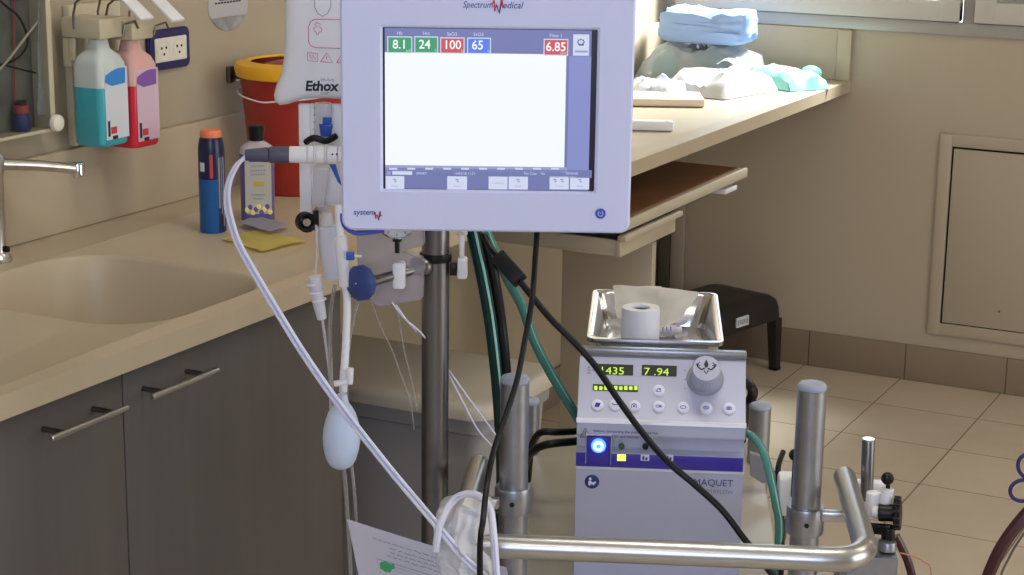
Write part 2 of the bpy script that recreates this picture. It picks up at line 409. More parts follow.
# ================================================================== WORKTOP with sink
def worktop():
    b = bmesh.new(); ZT = .900; X1 = .603; Y0 = .9; Y1 = DB-.002; x0 = .003
    cx, cy, w_, d_ = .346, 2.268, .430, .385
    def ring(dx, z, r_=.115):
        return [b.verts.new((cx+x, cy+y, z)) for x, y in rrect(w_-2*dx, d_-2*dx, r_, 8)]
    out = [(x0, Y0), (X1, Y0), (X1, Y1), (x0, Y1)]
    ov = [b.verts.new((x, y, ZT)) for x, y in out]
    R0 = ring(0, ZT)
    ed = [b.edges.new((a, c)) for a, c in zip(ov, ov[1:]+ov[:1])] + [b.edges.new((a, c)) for a, c in zip(R0, R0[1:]+R0[:1])]
    bmesh.ops.triangle_fill(b, edges=ed, use_beauty=True)
    prev = R0
    for dx, z, rr_ in ((.003, ZT-.002, .115), (.006, ZT-.008, .115), (.012, ZT-.05, .11), (.022, ZT-.12, .10), (.04, ZT-.145, .06), (.10, ZT-.155, .05)):
        nx = ring(dx, z, rr_)
        for i in range(len(nx)): j = (i+1) % len(nx); b.faces.new((prev[i], prev[j], nx[j], nx[i]))
        prev = nx
    b.faces.new(prev)
    lv = [b.verts.new((x, y, .866)) for x, y in out]
    for i in range(4): j = (i+1) % 4; b.faces.new((ov[i], ov[j], lv[j], lv[i]))
    bmesh.ops.recalc_face_normals(b, faces=b.faces[:])
    return b
r = empty('worktop', (.3, 3.15, .866), 'long beige stone worktop with a moulded sink, reaching to the back wall', 'countertop')
g = G().use('stone'); g.add(worktop()); g.build('countertop_slab', r, 30)
G().use('stone').box(.003, .016, .9, DB-.003, .9005, 1.048, .003).build('backsplash', r)
G().use('stone').box(.017, .598, DB-.014, DB-.001, .9005, 1.053, .003).build('backsplash', r)
G().use('stone').box(.560, .602, DB-.020, DB-.0145, .9005, 1.050, .002).build('edge_strip', r)
G().use('dark_steel').rod((.352, 2.25, .746), (.352, 2.25, .7475), .028).build('drain', r)

# cabinets with grey doors
for i, (y0, y1, hy, lab) in enumerate(((1.48, 2.005, (1.808, 1.967), 'dark grey sink cabinet nearer the left edge, its bar handle beside the door gap'),
                                       (2.005, 2.585, (2.023, 2.181), 'dark grey sink cabinet to the right of the door gap, next to the hanging tubes'))):
    r = empty('base_cabinet', (.3, (y0+y1)/2, 0), lab, 'cabinet', 'grey cabinets under the sink worktop')
    G().use('cabinet_grey').box(.05, .562, y0+.001, y1-.001, .10, .735, .001).build('carcass', r)
    G().use('gap_black').box(.05, .55, y0+.002, y1-.002, 0, .0995).build('plinth', r)
    d = G().use('cabinet_grey').box(.5625, .584, y0+.0015, y1-.0015, .10, .858, .0012).build('door', r)
    g = G().use('handle_steel').rod((.622, hy[0], .824), (.622, hy[1], .824), .0046, bev=.001)
    g.use('dark_steel').rod((.5842, hy[0]+.028, .824), (.620, hy[0]+.028, .824), .004).rod((.5842, hy[1]-.028, .824), (.620, hy[1]-.028, .824), .004)
    g.build('handle', d)
# side panel carrying the far end of the worktop
tag(G().use('cream_plastic').box(.313, .553, 4.02, 4.045, 0, .66, .002).build('desk_side_panel'), 'cream upright panel on the floor under the brown shelf', 'panel')
# pull-out shelf with slide
r = empty('pull_out_shelf', (.38, 4.0, .75), 'brown shelf with a cream front edge just below the worktop', 'shelf')
G().use('brown').box(.05, .594, 3.72, 4.526, .751, .768, .001).build('shelf_board', r)
G().use('cream_plastic').box(.5945, .602, 3.72, 4.528, .745, .769, .001).build('front_edge', r)
G().use('dark_steel').box(.56, .592, 3.76, 4.30, .738, .7505, .001).build('slide_rail', r)
G().use('white_plastic').box(.555, .60, 4.38, 4.46, .722, .736, .002).build('slide_end', r).parent
g = G().use('cream_plastic')
r = empty('keyboard_drawer', (.45, 3.88, .67), 'shallow cream drawer hanging under the brown shelf', 'drawer')
g.box(.05, .580, 3.745, 4.06, .684, .690, .001).box(.05, .580, 3.745, 3.755, .690, .722, .001).box(.05, .580, 4.048, 4.06, .690, .722, .001)
g.build('drawer_box', r)
G().use('cream_plastic').box(.5805, .592, 3.74, 4.066, .684, .722, .002).box(.586, .607, 3.735, 4.075, .7225, .735, .002).build('drawer_front', r)
for ya in (3.765, 4.02): G().use('dark_steel').box(.30, .57, ya, ya+.02, .7225, .7375).build('runner', r)

# lidded cart between the cabinets and the desk
r = empty('lidded_bin', (.42, 3.13, 0), 'grey bin with a broad cream rounded lid standing below the worktop', 'bin')
g = G().use('bin_cream'); LX, LY = .56, .345; cx, cy = .385, 3.135
def rr3(w_, d_, r_, z, n=6): return [(cx+x, cy+y, z) for x, y in rrect(w_, d_, r_, n)]
g.loft([rr3(LX-.02, LY-.02, .045, .518), rr3(LX, LY, .05, .522), rr3(LX, LY, .05, .538), rr3(LX-.012, LY-.012, .045, .548), rr3(LX-.03, LY-.03, .04, .552), rr3(LX-.09, LY-.09, .03, .550)])
g.build('lid', r)
G().use('bin_grey').loft([rr3(LX-.06, LY-.05, .03, .485), rr3(LX-.03, LY-.03, .035, .489), rr3(LX-.03, LY-.03, .035, .517)]).build('rim', r)
G().use('bin_grey').loft([rr3(LX-.10, LY-.09, .02, .05), rr3(LX-.05, LY-.05, .03, .484)]).build('body', r)
for sx in (-1, 1):
    for sy in (-1, 1):
        g = G().use('rubber').rod((cx+sx*.17-.012, cy+sy*.10, .024), (cx+sx*.17+.012, cy+sy*.10, .024), .023, bev=.004); g.use('dark_steel').rod((cx+sx*.17, cy+sy*.10, .024), (cx+sx*.17, cy+sy*.10, .052), .006); g.build('caster', r)

# ================================================================== SINK WALL
# faucet: upright body on the worktop, long spout, round end
r = empty('faucet', (.078, 2.315, .9), 'steel faucet with a long straight spout reaching over the sink', 'faucet')
bx, by = .070, 2.318
g = G().use('steel').lathe([(.024, .9), (.024, .905), (.019, .910), (.0165, .92), (.0165, 1.045), (.019, 1.05), (.019, 1.075), (.012, 1.085), (0.001, 1.087)], Matrix.Translation((bx, by, .001))); g.build('body', r)
g = G().use('black').box(.08, .096, by-.004, by+.004, .918, .928, .002); g.build('stop_button', r)
p1 = atZ(78, 169, 1.040); 
g = G().use('steel').tube([(bx, by, 1.066), Vector((bx, by, 1.066)).lerp(p1, .5)+Vector((0, 0, .002)), p1], lambda t: .0105-.002*t); sp = g.build('spout', r)
G().use('chrome').rod(p1+Vector((0, 0, -.016)), p1+Vector((0, 0, .012)), .0115, bev=.004).build('aerator', sp)

# shallow glass-fronted wall box with cables behind the pane
r = empty('glass_wall_case', (.0, 2.2, 1.1), 'glass fronted grey wall case with cables behind the pane, cut off at the left', 'case')
YE = 2.497; zc0 = 1.100
G().use('case_grey').box(.001, .006, 1.80, YE, zc0, 1.75).build('back_panel', r)
G().use('ivory').box(.001, .044, YE-.0, YE+.012, zc0-.006, 1.75, .001).build('side_panel', r)
G().use('ivory').box(.0065, .044, 1.80, YE-.0005, zc0-.006, zc0, .001).build('bottom_panel', r)
G().use('glass').box(.0405, .0435, 1.80, YE-.001, zc0+.0005, 1.75).build('pane', r)
kp = atX(57, 123, .052)
G().use('knob_white').rod((.0442, kp.y, kp.z), (.058, kp.y, kp.z), .0150, bev=.004).build('clamp_knob', r)
def inbox(px, py, x): return atX(px, py, x)
g = G().use('black').tube([inbox(a, b, .020) for a, b in ((-14, -12), (6, 6), (18, 16), (26, 32), (27, 45), (20, 56), (8, 63), (-6, 66), (-20, 70))], .0022, 8); g.build('black_cable', r)
G().use('black').tube([inbox(a, b, .014) for a, b in ((-20, 60), (0, 64), (20, 69), (40, 74))], .0016, 8).build('cross_cable', r)
G().use('case_red').tube([inbox(a, b, .012) for a, b in ((13.5, -20), (14, 30), (14.5, 70), (15, 100))], .0018, 8).build('red_line', r)
G().use('ivory').tube([inbox(a, b, .026) for a, b in ((48, 8), (28, 34), (8, 60), (-12, 82))], .0022, 8).build('pale_cord', r)
q = inbox(22, 128, .022)
g = G(Matrix.Translation((q.x, q.y, zc0+.001))).use('navy').lathe([(.014, 0), (.0165, .004), (.016, .022), (.012, .030)], None, 24).use('case_red').lathe([(.0122, .0302), (.0135, .031), (.0135, .044), (.0122, .045)], None, 24).use('black').lathe([(.010, .0452), (.010, .052), (.001, .053)], None, 24); g.build('small_bottle', r)
g = G().use('pouch_clear').sheet(8, 14, lambda u, v: inbox(38+14*u, -20+135*v, .030)+Vector((.007*noise.noise(Vector((u*4, v*9, 2))), 0, 0)), .0005); g.build('clear_wrap', r)

# dispensers
def dispenser(y0, y1, zb, zt, liq, empt, label, lb, lp, lab, zliq, backx=.018):
    w_ = y1-y0; cy_ = (y0+y1)/2; cx_ = .078; dx = .068
    r = empty('soap_dispenser', (.05, cy_, zb), lab, 'dispenser', 'wall dispensers beside the mirror')
    def rg(w2, d2, r_, z): return [(cx_+x, cy_+y, z) for x, y in rrect(w2, d2, r_, 5)]
    h = zt-zb
    G().use(liq).loft([rg(dx-.006, w_-.006, .012, zb), rg(dx, w_, .014, zb+.004), rg(dx, w_, .014, zliq)]).build('liquid', r)
    g = G().use(empt).loft([rg(dx, w_, .014, zliq+.0003), rg(dx, w_, .014, zb+h*.76), rg(dx*.84, w_*.86, .016, zb+h*.84), rg(dx*.50, w_*.50, .012, zb+h*.90), rg(dx*.42, w_*.42, .012, zb+h*.99)])
    bo = g.build('bottle', r)
    xf = cx_+dx/2+.0006
    g = G().use(label).box(xf-.0005, xf, y0+.010, y1-.004, zb+.012, zb+h*.73, 0)
    g.use(lb); MM = lookM((xf+.0004, cy_, zb+h*.64), (0, 1, 0), (0, 0, 1))
    g.prism([(-.028+.0, -.006)] + [(-.026+.054*t/8, .016*sin(pi*(.12+.5*t/8))) for t in range(9)] + [(.027, -.012), (-.010, -.014)], 0, .0004, MM)
    g.use('ink_red').box(xf+.0002, xf+.0006, cy_-.016, cy_+.0, zb+.022, zb+.034)
    g.use('ink_black').box(xf+.0002, xf+.0006, cy_-.024, cy_-.018, zb+.018, zb+.046).box(xf+.0002, xf+.0006, cy_-.012, cy_+.002, zb+.012, zb+.018)
    g.build('label', bo)
    # ivory pump housing, back arm, wire lever
    zt2 = zt+.0005
    G().use('ivory').box(.020, .108, y0+.008, y1-.006, zt2, zt2+.036, .004).build('pump_housing', r)
    G().use('ivory').box(.018, .036, y0+.012, y1-.02, zb+h*.72, zt2-.0005, .003).box(.030, .045, y0+.012, y0+.02, zb+h*.78, zt2-.0005, .002).build('bracket', r)
    g = G().use('black').box(.046, .058, cy_-.014, cy_-.006, zb+h*.76, zb+h*.80, .001).build('valve_pin', r)
    a = .0022; zl = zt2+.036
    for yy in (y0+.008-a, y1-.006+a):
        G().use('dark_steel').tube([(.052, yy, zl-.02), (.052, yy, zl+.006), (.058, yy, zl+.026), (.072, yy, zl+.036), (.128, yy, zl+.040)], a, 8, False).build('wire_lever', r)
    G().use('dark_steel').tube([(.109, y1-.008, zt2+.006), (.111, y1-.004, zt2+.022), (.111, y1+.026, zt2+.026), (.111, y1+.034, zt2+.012)], a*.9, 8, False).build('wire_hook', r)
    G().use('white_plastic').box(0, .070, y0+.030, y1-.010, -.003, .003, .0015, Matrix.Translation((.126, 0, zl+.044)) @ Matrix.Rotation(radians(38), 4, 'Y')).build('lever_paddle', r)
    G().use('dark_steel').rod((.127, y0+.008-a, zl+.040), (.127, y1-.006+a, zl+.040), a*.95, seg=8).build('cross_wire', r)
tag(G().use('ivory').box(.0005, .0175, 2.588, 2.730, 1.052, 1.305, .003).build('wall_plate'), 'ivory back plate on the wall behind the two bottle dispensers', 'plate')
dispenser(2.552, 2.628, 1.063, 1.252, 'liquid_blue', 'bottle_empty', 'label_white', 'label_blue', 0, 'wall dispenser bottle half filled with turquoise liquid', 1.167)
dispenser(2.640, 2.716, 1.048, 1.242, 'liquid_red', 'bottle_pink', 'label_pink', 'label_purple', 0, 'wall dispenser bottle filled with red liquid, next to the socket', 1.161)

# socket
r = empty('wall_socket', (.01, 2.885, 1.165), 'white double wall socket in a dark purple frame', 'socket')
MM = lookM((.001, 2.882, 1.200), (0, 1, 0), (0, 0, 1))
g = G(MM).use('purple').prism(rrect(.128, .078, .012), 0, .010, bev=.003); g.build('frame', r)
g = G(MM).use('knob_white').prism(rrect(.098, .046, .003), .0102, .013, bev=.001)
g.build('insert', r)
for dx in (-.024, .024):
    g = G(MM).use('knob_white').lathe([(.019, .0132), (.020, .0145), (.018, .0145), (.017, .0135), (.001, .0135)], Matrix.Translation((dx, 0, 0)), 24)
    g.use('black')
    for a in (90+60, 90-60, 270): g.rod((dx+.008*cos(radians(a)), .008*sin(radians(a)), .0136), (dx+.008*cos(radians(a)), .008*sin(radians(a)), .0142), .0026, seg=10)
    g.build('outlet', r)

# oval sticker
MM = lookM((.0006, 3.088, 1.268), (0, 1, 0), (0, 0, 1)); a_, b_ = .068, .050
g = G(MM).use('sticker_light').prism([(a_*cos(t*pi/24), b_*sin(t*pi/24)) for t in range(48)], 0, .0008)
g.use('sticker_grey').prism([(a_*.93*cos(-pi+t*pi/24), b_*.93*sin(-pi+t*pi/24)-.005) for t in range(3, 22)], .0009, .0014)
g.use('ink_black')
for k, (yy, xx, ww) in enumerate(((.010, -.03, .06), (.004, -.045, .09))):
    for q in range(9): g.box(xx+q*ww/9, xx+q*ww/9+ww/9*.7, yy, yy+.0035, .0009, .0013)
tag(g.build('oval_sticker'), 'round grey and white sticker on the wall above the red bucket', 'sticker')

# bracket behind the bucket
q0 = atX(230, 75, .0)
g = G().use('dark_steel').box(.001, .012, q0.y-.016, q0.y+.016, 1.112, 1.145, .002).box(.012, .030, q0.y+.004, q0.y+.012, 1.118, 1.14, .002)
tag(g.build('bucket_bracket'), 'small dark metal bracket on the wall beside the yellow bucket rim', 'bracket')

# sharps bucket
bc = (.142, 3.115)
r = empty('sharps_bucket', (*bc, .9), 'red bucket with a yellow rim standing on the worktop against the wall', 'bucket')
TM = Matrix.Translation((*bc, .901)) @ Matrix.Diagonal((1, 1, 1.09, 1))
G(TM).use('bucket_red').lathe([(.088, 0), (.090, .003), (.112, .235), (.110, .235), (.088, .006), (.001, .005)], None, 40, False).build('bucket_body', r)
G(TM).use('yellow').lathe([(.1125, .212), (.119, .214), (.122, .231), (.119, .237), (.094, .242), (.090, .239), (.090, .238), (.1105, .234), (.1125, .212)], None, 40, False).build('rim', r)
hp = [(-.113*sin(t)*.0+.116*cos(t), .116*sin(t), .175+.02*abs(sin(t/2+pi/4))) for t in [pi*1.0+pi*k/14 for k in range(15)]]
G(TM).use('white_plastic').tube(hp, .0015, 8).build('handle', r)
G(TM).use('bucket_red').lathe([(.060, .240), (.060, .246), (.04, .251), (.001, .251)], Matrix.Translation((0.0, 0, -.012)), 30).build('lid_flap', r)

# shaving gel can
cc = (.240, 2.695)
r = empty('shaving_gel_can', (*cc, .9), 'dark blue aerosol can with an orange top on the worktop', 'can')
TM = Matrix.Translation((*cc, .9005)) @ Matrix.Diagonal((1.02, 1.02, 1.16, 1))
g = G(TM).use('can_blue').lathe([(.0225, 0), (.0235, .004), (.0235, .085)], None, 36); g.use('can_navy').lathe([(.0236, .0852), (.0236, .130), (.0220, .142), (.0195, .150)], None, 36)
def wrap(gg, a0, a1, z0, z1, rad, n=10):
    gg.loft([[(rad*cos(a0+(a1-a0)*k/n), rad*sin(a0+(a1-a0)*k/n), z) for k in range(n+1)] for z in (z0, z1)], False, None, False)
va = math.atan2(EYE.y-cc[1], EYE.x-cc[0])
g.use('can_red'); wrap(g, va-.15, va+.10, .088, .125, .0240); g.use('label_white'); wrap(g, va-1.0, va-.55, .098, .112, .0240)
g.use('can_navy'); wrap(g, va+.45, va+1.4, .002, .085, .0240); g.use('ink_grey'); wrap(g, va+.50, va+.62, .04, .12, .0243); wrap(g, va+.72, va+.8, .03, .12, .0243); wrap(g, va+.9, va+1.05, .01, .12, .0243)
g.build('can_body', r, 60)
G(TM).use('can_orange').lathe([(.0192, .1502), (.0192, .157), (.016, .161), (.001, .162)], None, 30).build('cap', r)
# shampoo bottle
cc = (.262, 2.805); rz = radians(-55)
r = empty('shampoo_bottle', (*cc, .9), 'clear purple shampoo bottle with a black cap between gel can and red bucket', 'bottle')
va = math.atan2(EYE.y-cc[1], EYE.x-cc[0])+pi/2+radians(6)
TM = Matrix.Translation((*cc, .9005)) @ Matrix.Rotation(va, 4, 'Z') @ Matrix.Diagonal((1.06, 1.06, 1.20, 1))
def rg(w_, d_, r_, z): return [(x, y, z) for x, y in rrect(w_, d_, r_, 5)]
g = G(TM).use('shampoo').loft([rg(.052, .026, .009, 0), rg(.058, .030, .011, .004), rg(.060, .030, .012, .095), rg(.060, .030, .012, .108)]); bo = g.build('liquid', r)
G(TM).use('shampoo_clear').loft([rg(.060, .030, .012, .1083), rg(.056, .028, .013, .119), rg(.036, .022, .011, .125), rg(.024, .020, .0095, .128)]).build('bottle_shoulder', r)
G(TM).use('black').lathe([(.0125, .1285), (.013, .133), (.0140, .146), (.0145, .150), (.012, .152), (.001, .152)], None, 24).build('cap', r)
FMt = TM @ lookM((0, -.0152, 0), (1, 0, 0), (0, 0, 1))
g = G(FMt).use('shampoo_label').prism([(x, y+.058) for x, y in rrect(.046, .086, .006)], 0, .0006)
g.use('ink_grey')
for k, (yy, ww) in enumerate(((.089, .022), (.082, .028), (.076, .026), (.044, .024), (.038, .018))):
    for q in range(6): g.box(-ww/2+q*ww/6, -ww/2+q*ww/6+ww/6*.7, yy, yy+.0025, .0007, .0009)
g.use('orange_light').box(-.008, .010, .058, .066, .0007, .001)
g.use('ink_navy').prism([(.016*cos(t), .003+.094+.007*sin(t)) for t in [k*pi/8 for k in range(9)]], .0007, .001)
for k in range(9): g.use('shampoo' if k % 2 else 'paper_yellow').ball((-.020+.005*k, .022+.005*sin(k*2.1), .0006), .0042, (1, 1, .15))
g.build('label', bo)

# torn yellow wrapper and printed packet
q = Vector((.356, 2.650, .9012))
def flake(poly, seed, amp, cx_, cy_):
    def f(u, v):
        n = len(poly)//2
        a = Vector(poly[0]).lerp(Vector(poly[1]), u); b2 = Vector(poly[3]).lerp(Vector(poly[2]), u); p = a.lerp(b2, v)
        j = noise.noise(Vector((u*5+seed, v*5, 0)))
        return (p.x+j*.004, p.y+noise.noise(Vector((u*5, v*5+seed, 3)))*.004, .9022+amp*(.5+.5*noise.noise(Vector((u*4+seed, v*4, 7)))))
    return f
yp = [atZ(a, b, .9).xy[:] for a, b in ((222, 241), (262, 254), (306, 243), (258, 232))]
tag(G().use('paper_yellow').sheet(14, 14, flake(yp, 3, .006, 0, 0), .0006).build('yellow_wrapper'), 'crumpled yellow wrapper lying on the worktop near the sink', 'wrapper')
yp = [atZ(a, b, .9).xy[:] for a, b in ((238, 228), (270, 238), (290, 230), (256, 222))]
g = G().use('paper_lilac').sheet(10, 10, flake([Vector((*p, 0)) + Vector((0, 0, 0)) for p in [tuple(x) for x in yp]] if False else yp, 9, .003, 0, 0), .0006)
o = g.build('printed_packet'); o.location.z += .008; tag(o, 'small lilac printed packet beside the shampoo bottle', 'packet')

# ================================================================== PACKS ON THE FAR END OF THE WORKTOP
def place(x, y, z, a, tx=0, ty=0): return Matrix.Translation((x, y, z)) @ Matrix.Rotation(a, 4, 'Z') @ Matrix.Rotation(tx, 4, 'X') @ Matrix.Rotation(ty, 4, 'Y')
G0 = 'sterile packs on the worktop by the window'
g = G(place(.20, 5.21, .9012, .1)).use('pouch_clear').pillow(.37, .22, .095, 2, crease=.35, puff=.5)
r = tag(g.build('plastic_pack'), 'clear plastic pack under the light blue wrapped bundle', 'pack', G0)
for k in range(6):
    a = G(place(.10+.04*k, 5.19+.02*(k % 2), .9025, .4*k)).use(('teal', 'pouch_white', 'pouch_white', 'teal', 'teal', 'pouch_white')[k]).pillow(.10, .045, .075, k, crease=.5, n=10).build('pack_content', r)
def soft_box(w_, d_, h, seed, amp, M, mt, name, parent=None):
    b = bmesh.new(); bmesh.ops.create_cube(b, size=2); bmesh.ops.subdivide_edges(b, edges=b.edges[:], cuts=16, use_grid_fill=True)
    for v in b.verts:
        c = v.co; k = (abs(c.x)**6+abs(c.y)**6+abs(c.z)**5)**(-1/6); c = c*k
        n_ = noise.noise(c*1.6+Vector((seed, 0, 0)))*amp + noise.noise(Vector((c.x*2+c.y*3, c.z*5, seed)))*amp*.8 + abs(noise.noise(Vector((c.x*5, c.y*6+seed, c.z*2))))*amp*.5
        v.co = Vector((c.x*w_/2*(1+n_*.6), c.y*d_/2*(1+n_), max(0, (c.z+1)/2*h*(1+n_*1.6))))
    return G(M).use(mt).add(b).build(name, parent, 50)
o = soft_box(.275, .15, .095, 5, .10, place(.215, 5.20, 1.008, .06), 'drape_blue', 'wrapped_bundle'); tag(o, 'light blue cloth wrapped bundle, topmost on the clear pack by the window', 'bundle', G0)
G(place(.34, 5.13, .965, .12)).use('clear_bag').sheet(10, 6, lambda u, v: ((u-.5)*.10, (v-.5)*.12, .012*sin(u*6)+.01*noise.noise(Vector((u*4, v*4, 2)))), .0005).build('bag_end', o)
g = G(place(.345, 4.95, .9012, -.25)).use('pouch_white').pillow(.24, .27, .050, 8, crease=.6)
r = tag(g.build('paper_pack'), 'large bright white paper pack lying in front of the blue bundle', 'pack', G0)
G(place(.31, 5.02, .935, .2, .08)).use('pouch_white').pillow(.22, .12, .014, 12, crease=.4).build('folded_flap', r)
g = G(place(.46, 5.19, .9012, .95)).use('mint').pillow(.15, .27, .045, 14, crease=.3)
r = tag(g.build('mint_pack'), 'mint green plastic pack with a pink label at the right end of the worktop', 'pack', G0)
G(place(.44, 5.21, .942, .95, -.03)).use('pouch_white').pillow(.085, .13, .008, 2, n=8).build('white_panel', r)
G(place(.443, 5.21, .9505, .95, -.03)).use('pink').box(-.026, .026, -.02, .02, .0, .0012, 0).build('pink_label', r)
G(place(.515, 5.28, .905, .7)).use('mint').ball((0, 0, .022), .034, (1, .8, .75)).build('gathered_end', r)
g = G(place(.235, 4.78, .9012, .35)).use('pouch_clear').pillow(.17, .20, .040, 31, crease=.6)
r = tag(g.build('clear_pouch'), 'crumpled clear pouch behind the peach labelled packet', 'pouch', G0)
G(place(.235, 4.79, .9025, .2)).use('pouch_white').pillow(.10, .16, .028, 3, crease=.6, n=10).build('folded_gauze', r)
# yellow ring connector and blue caps
rw = atZ(664, 60, .935); r = empty('connector_set', (rw.x, rw.y, .9), 'yellow ring connector with blue caps between the pouches', 'connector', None)
b = [(.020*cos(t), .020*sin(t), 0) for t in [k*pi/12 for k in range(25)]]
G(Matrix.Translation((rw.x, rw.y, .928)) @ Matrix.Rotation(radians(70), 4, 'X')).use('yellow').tube(b, .005, 8, False).build('ring', r)
for k, (px_, py_, nm) in enumerate(((676, 52, 'cap'), (684, 61, 'cap'), (652, 62, 'cap'))):
    q = atZ(px_, py_, .93); G().use('cap_blue' if k < 2 else 'teal').rod((q.x, q.y, .9013), (q.x, q.y, .937), .013, .008, bev=.003).build(nm, r)
# peach packet, white stick
a0 = atZ(633, 107, .9); a1 = atZ(705, 108, .9)
Mx = lookM((a0.x, a0.y, .9012), (a1-a0), (0, 0, 1))
ang = math.atan2((a1-a0).y, (a1-a0).x); Ln = (a1-a0).length
Mp = Matrix.Translation((a0.x, a0.y, .9012)) @ Matrix.Rotation(ang, 4, 'Z')
r = empty('peach_packet', ((a0.x+a1.x)/2, (a0.y+a1.y)/2, .9), 'flat beige packet with a salmon window, lying in front of the clear pouch', 'packet', G0)
G(Mp).use('pouch_beige').box(-.10, Ln, 0, .15, 0, .022, .006).build('packet_body', r)
G(Mp).use('pouch_salmon').box(Ln-.10, Ln-.045, .012, .125, .0222, .0232, .0005).build('salmon_window', r)
G(Mp).use('pouch_white').box(-.09, Ln-.115, .01, .14, .0222, .0236, .0005).build('paper_panel', r)
a0 = atZ(633, 131, .9); a1 = atZ(673, 132, .9); ang = math.atan2((a1-a0).y, (a1-a0).x); Ln = (a1-a0).length
Mp = Matrix.Translation((a0.x, a0.y, .9012)) @ Matrix.Rotation(ang, 4, 'Z')
g = G(Mp).use('white_plastic').box(-.08, Ln, 0, .035, 0, .024, .004).use('pouch_beige').box(Ln-.02, Ln-.012, .004, .010, .0241, .0246)
tag(g.build('white_strip'), 'narrow white packaged strip nearest the monitor on the far worktop', 'packet', G0)

# ================================================================== BLACK STEP STOOL
SQ = Matrix.Translation((.285, 5.17, 0)) @ Matrix.Rotation(radians(-15), 4, 'Z')
r = empty('step_stool', (.285, 5.17, 0), 'small black plastic step stool standing by the back wall', 'stool', None, radians(-15))
def quad_leg(xb, yb, xt, yt, zt, s0=.012, s1=.017):
    g = G(SQ).use('stool_black'); rg_ = [[(xb+(xt-xb)*t+sx*(s0+(s1-s0)*t), yb+(yt-yb)*t+sy*(s0+(s1-s0)*t), zt*t+.001) for sx, sy in ((-1, -1), (1, -1), (1, 1), (-1, 1))] for t in (0, .5, 1)]
    g.loft(rg_); g.use('rubber').box(xb-s0-.002, xb+s0+.002, yb-s0-.002, yb+s0+.002, .0005, .012, .002); return g
zt = .235
g = G(SQ).use('stool_black')
g.loft([[(x, y, z) for x, y in rrect(w_, d_, .03, 5)] for w_, d_, z in ((.268, .348, zt-.068), (.262, .342, zt-.03), (.250, .33, zt-.008), (.225, .30, zt+.004), (.15, .22, zt+.009))])
g.build('seat', r)
for sx in (-1, 1):
    for sy in (-1, 1): quad_leg(sx*.120, sy*.160, sx*.114, sy*.154, zt-.0685).build('leg', r)
g = G(SQ @ Matrix.Translation((.1345, -.045, zt-.038)) @ lookM((0, 0, 0), (0, 1, 0), (0, 0, 1))).use('label_white').prism(rrect(.062, .030, .003), -.003, .0015)
g.use('ink_grey')
for k in range(5): g.box(-.026+.011*k, -.020+.011*k, -.009+.003*(k % 2), .007, .0016, .0022)
g.build('label', r)

# ================================================================== MONITOR
V0 = 2.17
def mp(px, py): w_ = L(P(px, py, V0, 27.13), MF); return w_.x, w_.z       # on the monitor's own front plane
x0, zb = mp(341.5, 230.5); x1, _ = mp(630, 230.5); _, ztop = mp(480, -22)
SM = MF @ lookM((0, V0, 0), (1, 0, 0), (0, 0, 1))                         # local x right, y up, z to the viewer
cx, cz = (x0+x1)/2, (zb+ztop)/2; W_, H_ = x1-x0, ztop-zb
sx0, sz1 = mp(384, 29); sx1, sz0 = mp(592.5, 190.5)
r = empty('patient_monitor', MF @ Vector((cx, V0+.03, zb)), 'white touchscreen monitor with coloured readings on the steel pole', 'monitor', None, radians(27.13))
def mring(w_, h_, r_, z): return [(cx+x, cz+y, z) for x, y in rrect(w_, h_, r_, 8)]
g = G(SM).use('casing')
scx, scz, SW, SH = (sx0+sx1)/2, (sz0+sz1)/2, sx1-sx0, sz1-sz0
def sring(w_, h_, z): return [(scx+x, scz+y, z) for x, y in rrect(w_, h_, .0015, 8)]
g.loft([mring(W_-.020, H_-.020, .012, -.040), mring(W_-.004, H_-.004, .014, -.028), mring(W_, H_, .013, -.012), mring(W_-.001, H_-.001, .013, -.003), mring(W_-.006, H_-.006, .011, 0),
        sring(SW+.010, SH+.010, .0), sring(SW+.004, SH+.004, -.003), sring(SW+.004, SH+.004, -.006)], False)
casing = g.build('casing', r, 30)
g = G(SM).use('casing').prism([(cx+x, cz+y) for x, y in rrect(W_-.03, H_-.03, .012, 6)], -.062, -.0402, bev=.004); g.build('rear_cover', r)
g = G(SM).use('trim_blue'); tp = [(a_, b_-.0022, -.014) for a_, b_, c_ in [(cx-W_/2+.000, zb+.020, -.041), (cx-W_/2-.000, zb+.012, -.041), (cx-W_/2+.004, zb+.003, -.041), (cx-W_/2+.018, zb-.004, -.041), (cx-W_/2+.05, zb+.000, -.041)]]
g.tube(tp, .0028, 8); g.build('blue_trim', r)
# screen
g = G(SM); zz = -.0055
def rect(mn, px0, py0, px1, py1, lv):
    a, b2 = mp(px0, py1); c, d_ = mp(px1, py0); g.use(mn).box(a, c, b2, d_, zz, zz+lv*.0002+.0002)
def pxt(string, px, py, hpx, mn, lv, align='LEFT', sx=1, bold=0, shear=0, gg=None, zl=None):
    x, y = mp(px, py); (gg or g).use(mn).text(string, Matrix.Translation((x, y, (zz+lv*.0002+.0003) if zl is None else zl)), hpx*.00117/.70, .00008, shear, sx, align, bold)
g.use('screen_gap').box(sx0-.002, sx1+.002, sz0-.002, sz1+.002, zz-.002, zz)
rect('scr_blue', 385, 31, 592, 189, 1); rect('scr_side', 567, 57, 591.5, 176, 2); rect('scr_white', 385, 55, 566.5, 168, 3)
tiles = [(387, 412, 37, 53.5, 'scr_green', '8.1'), (414, 438, 37, 53.5, 'scr_green', '24'), (440, 464.5, 38, 54, 'scr_red', '100'), (467, 491, 38.3, 54.3, 'scr_royal', '65'), (543.5, 568.5, 39.5, 56, 'scr_red', '6.85')]
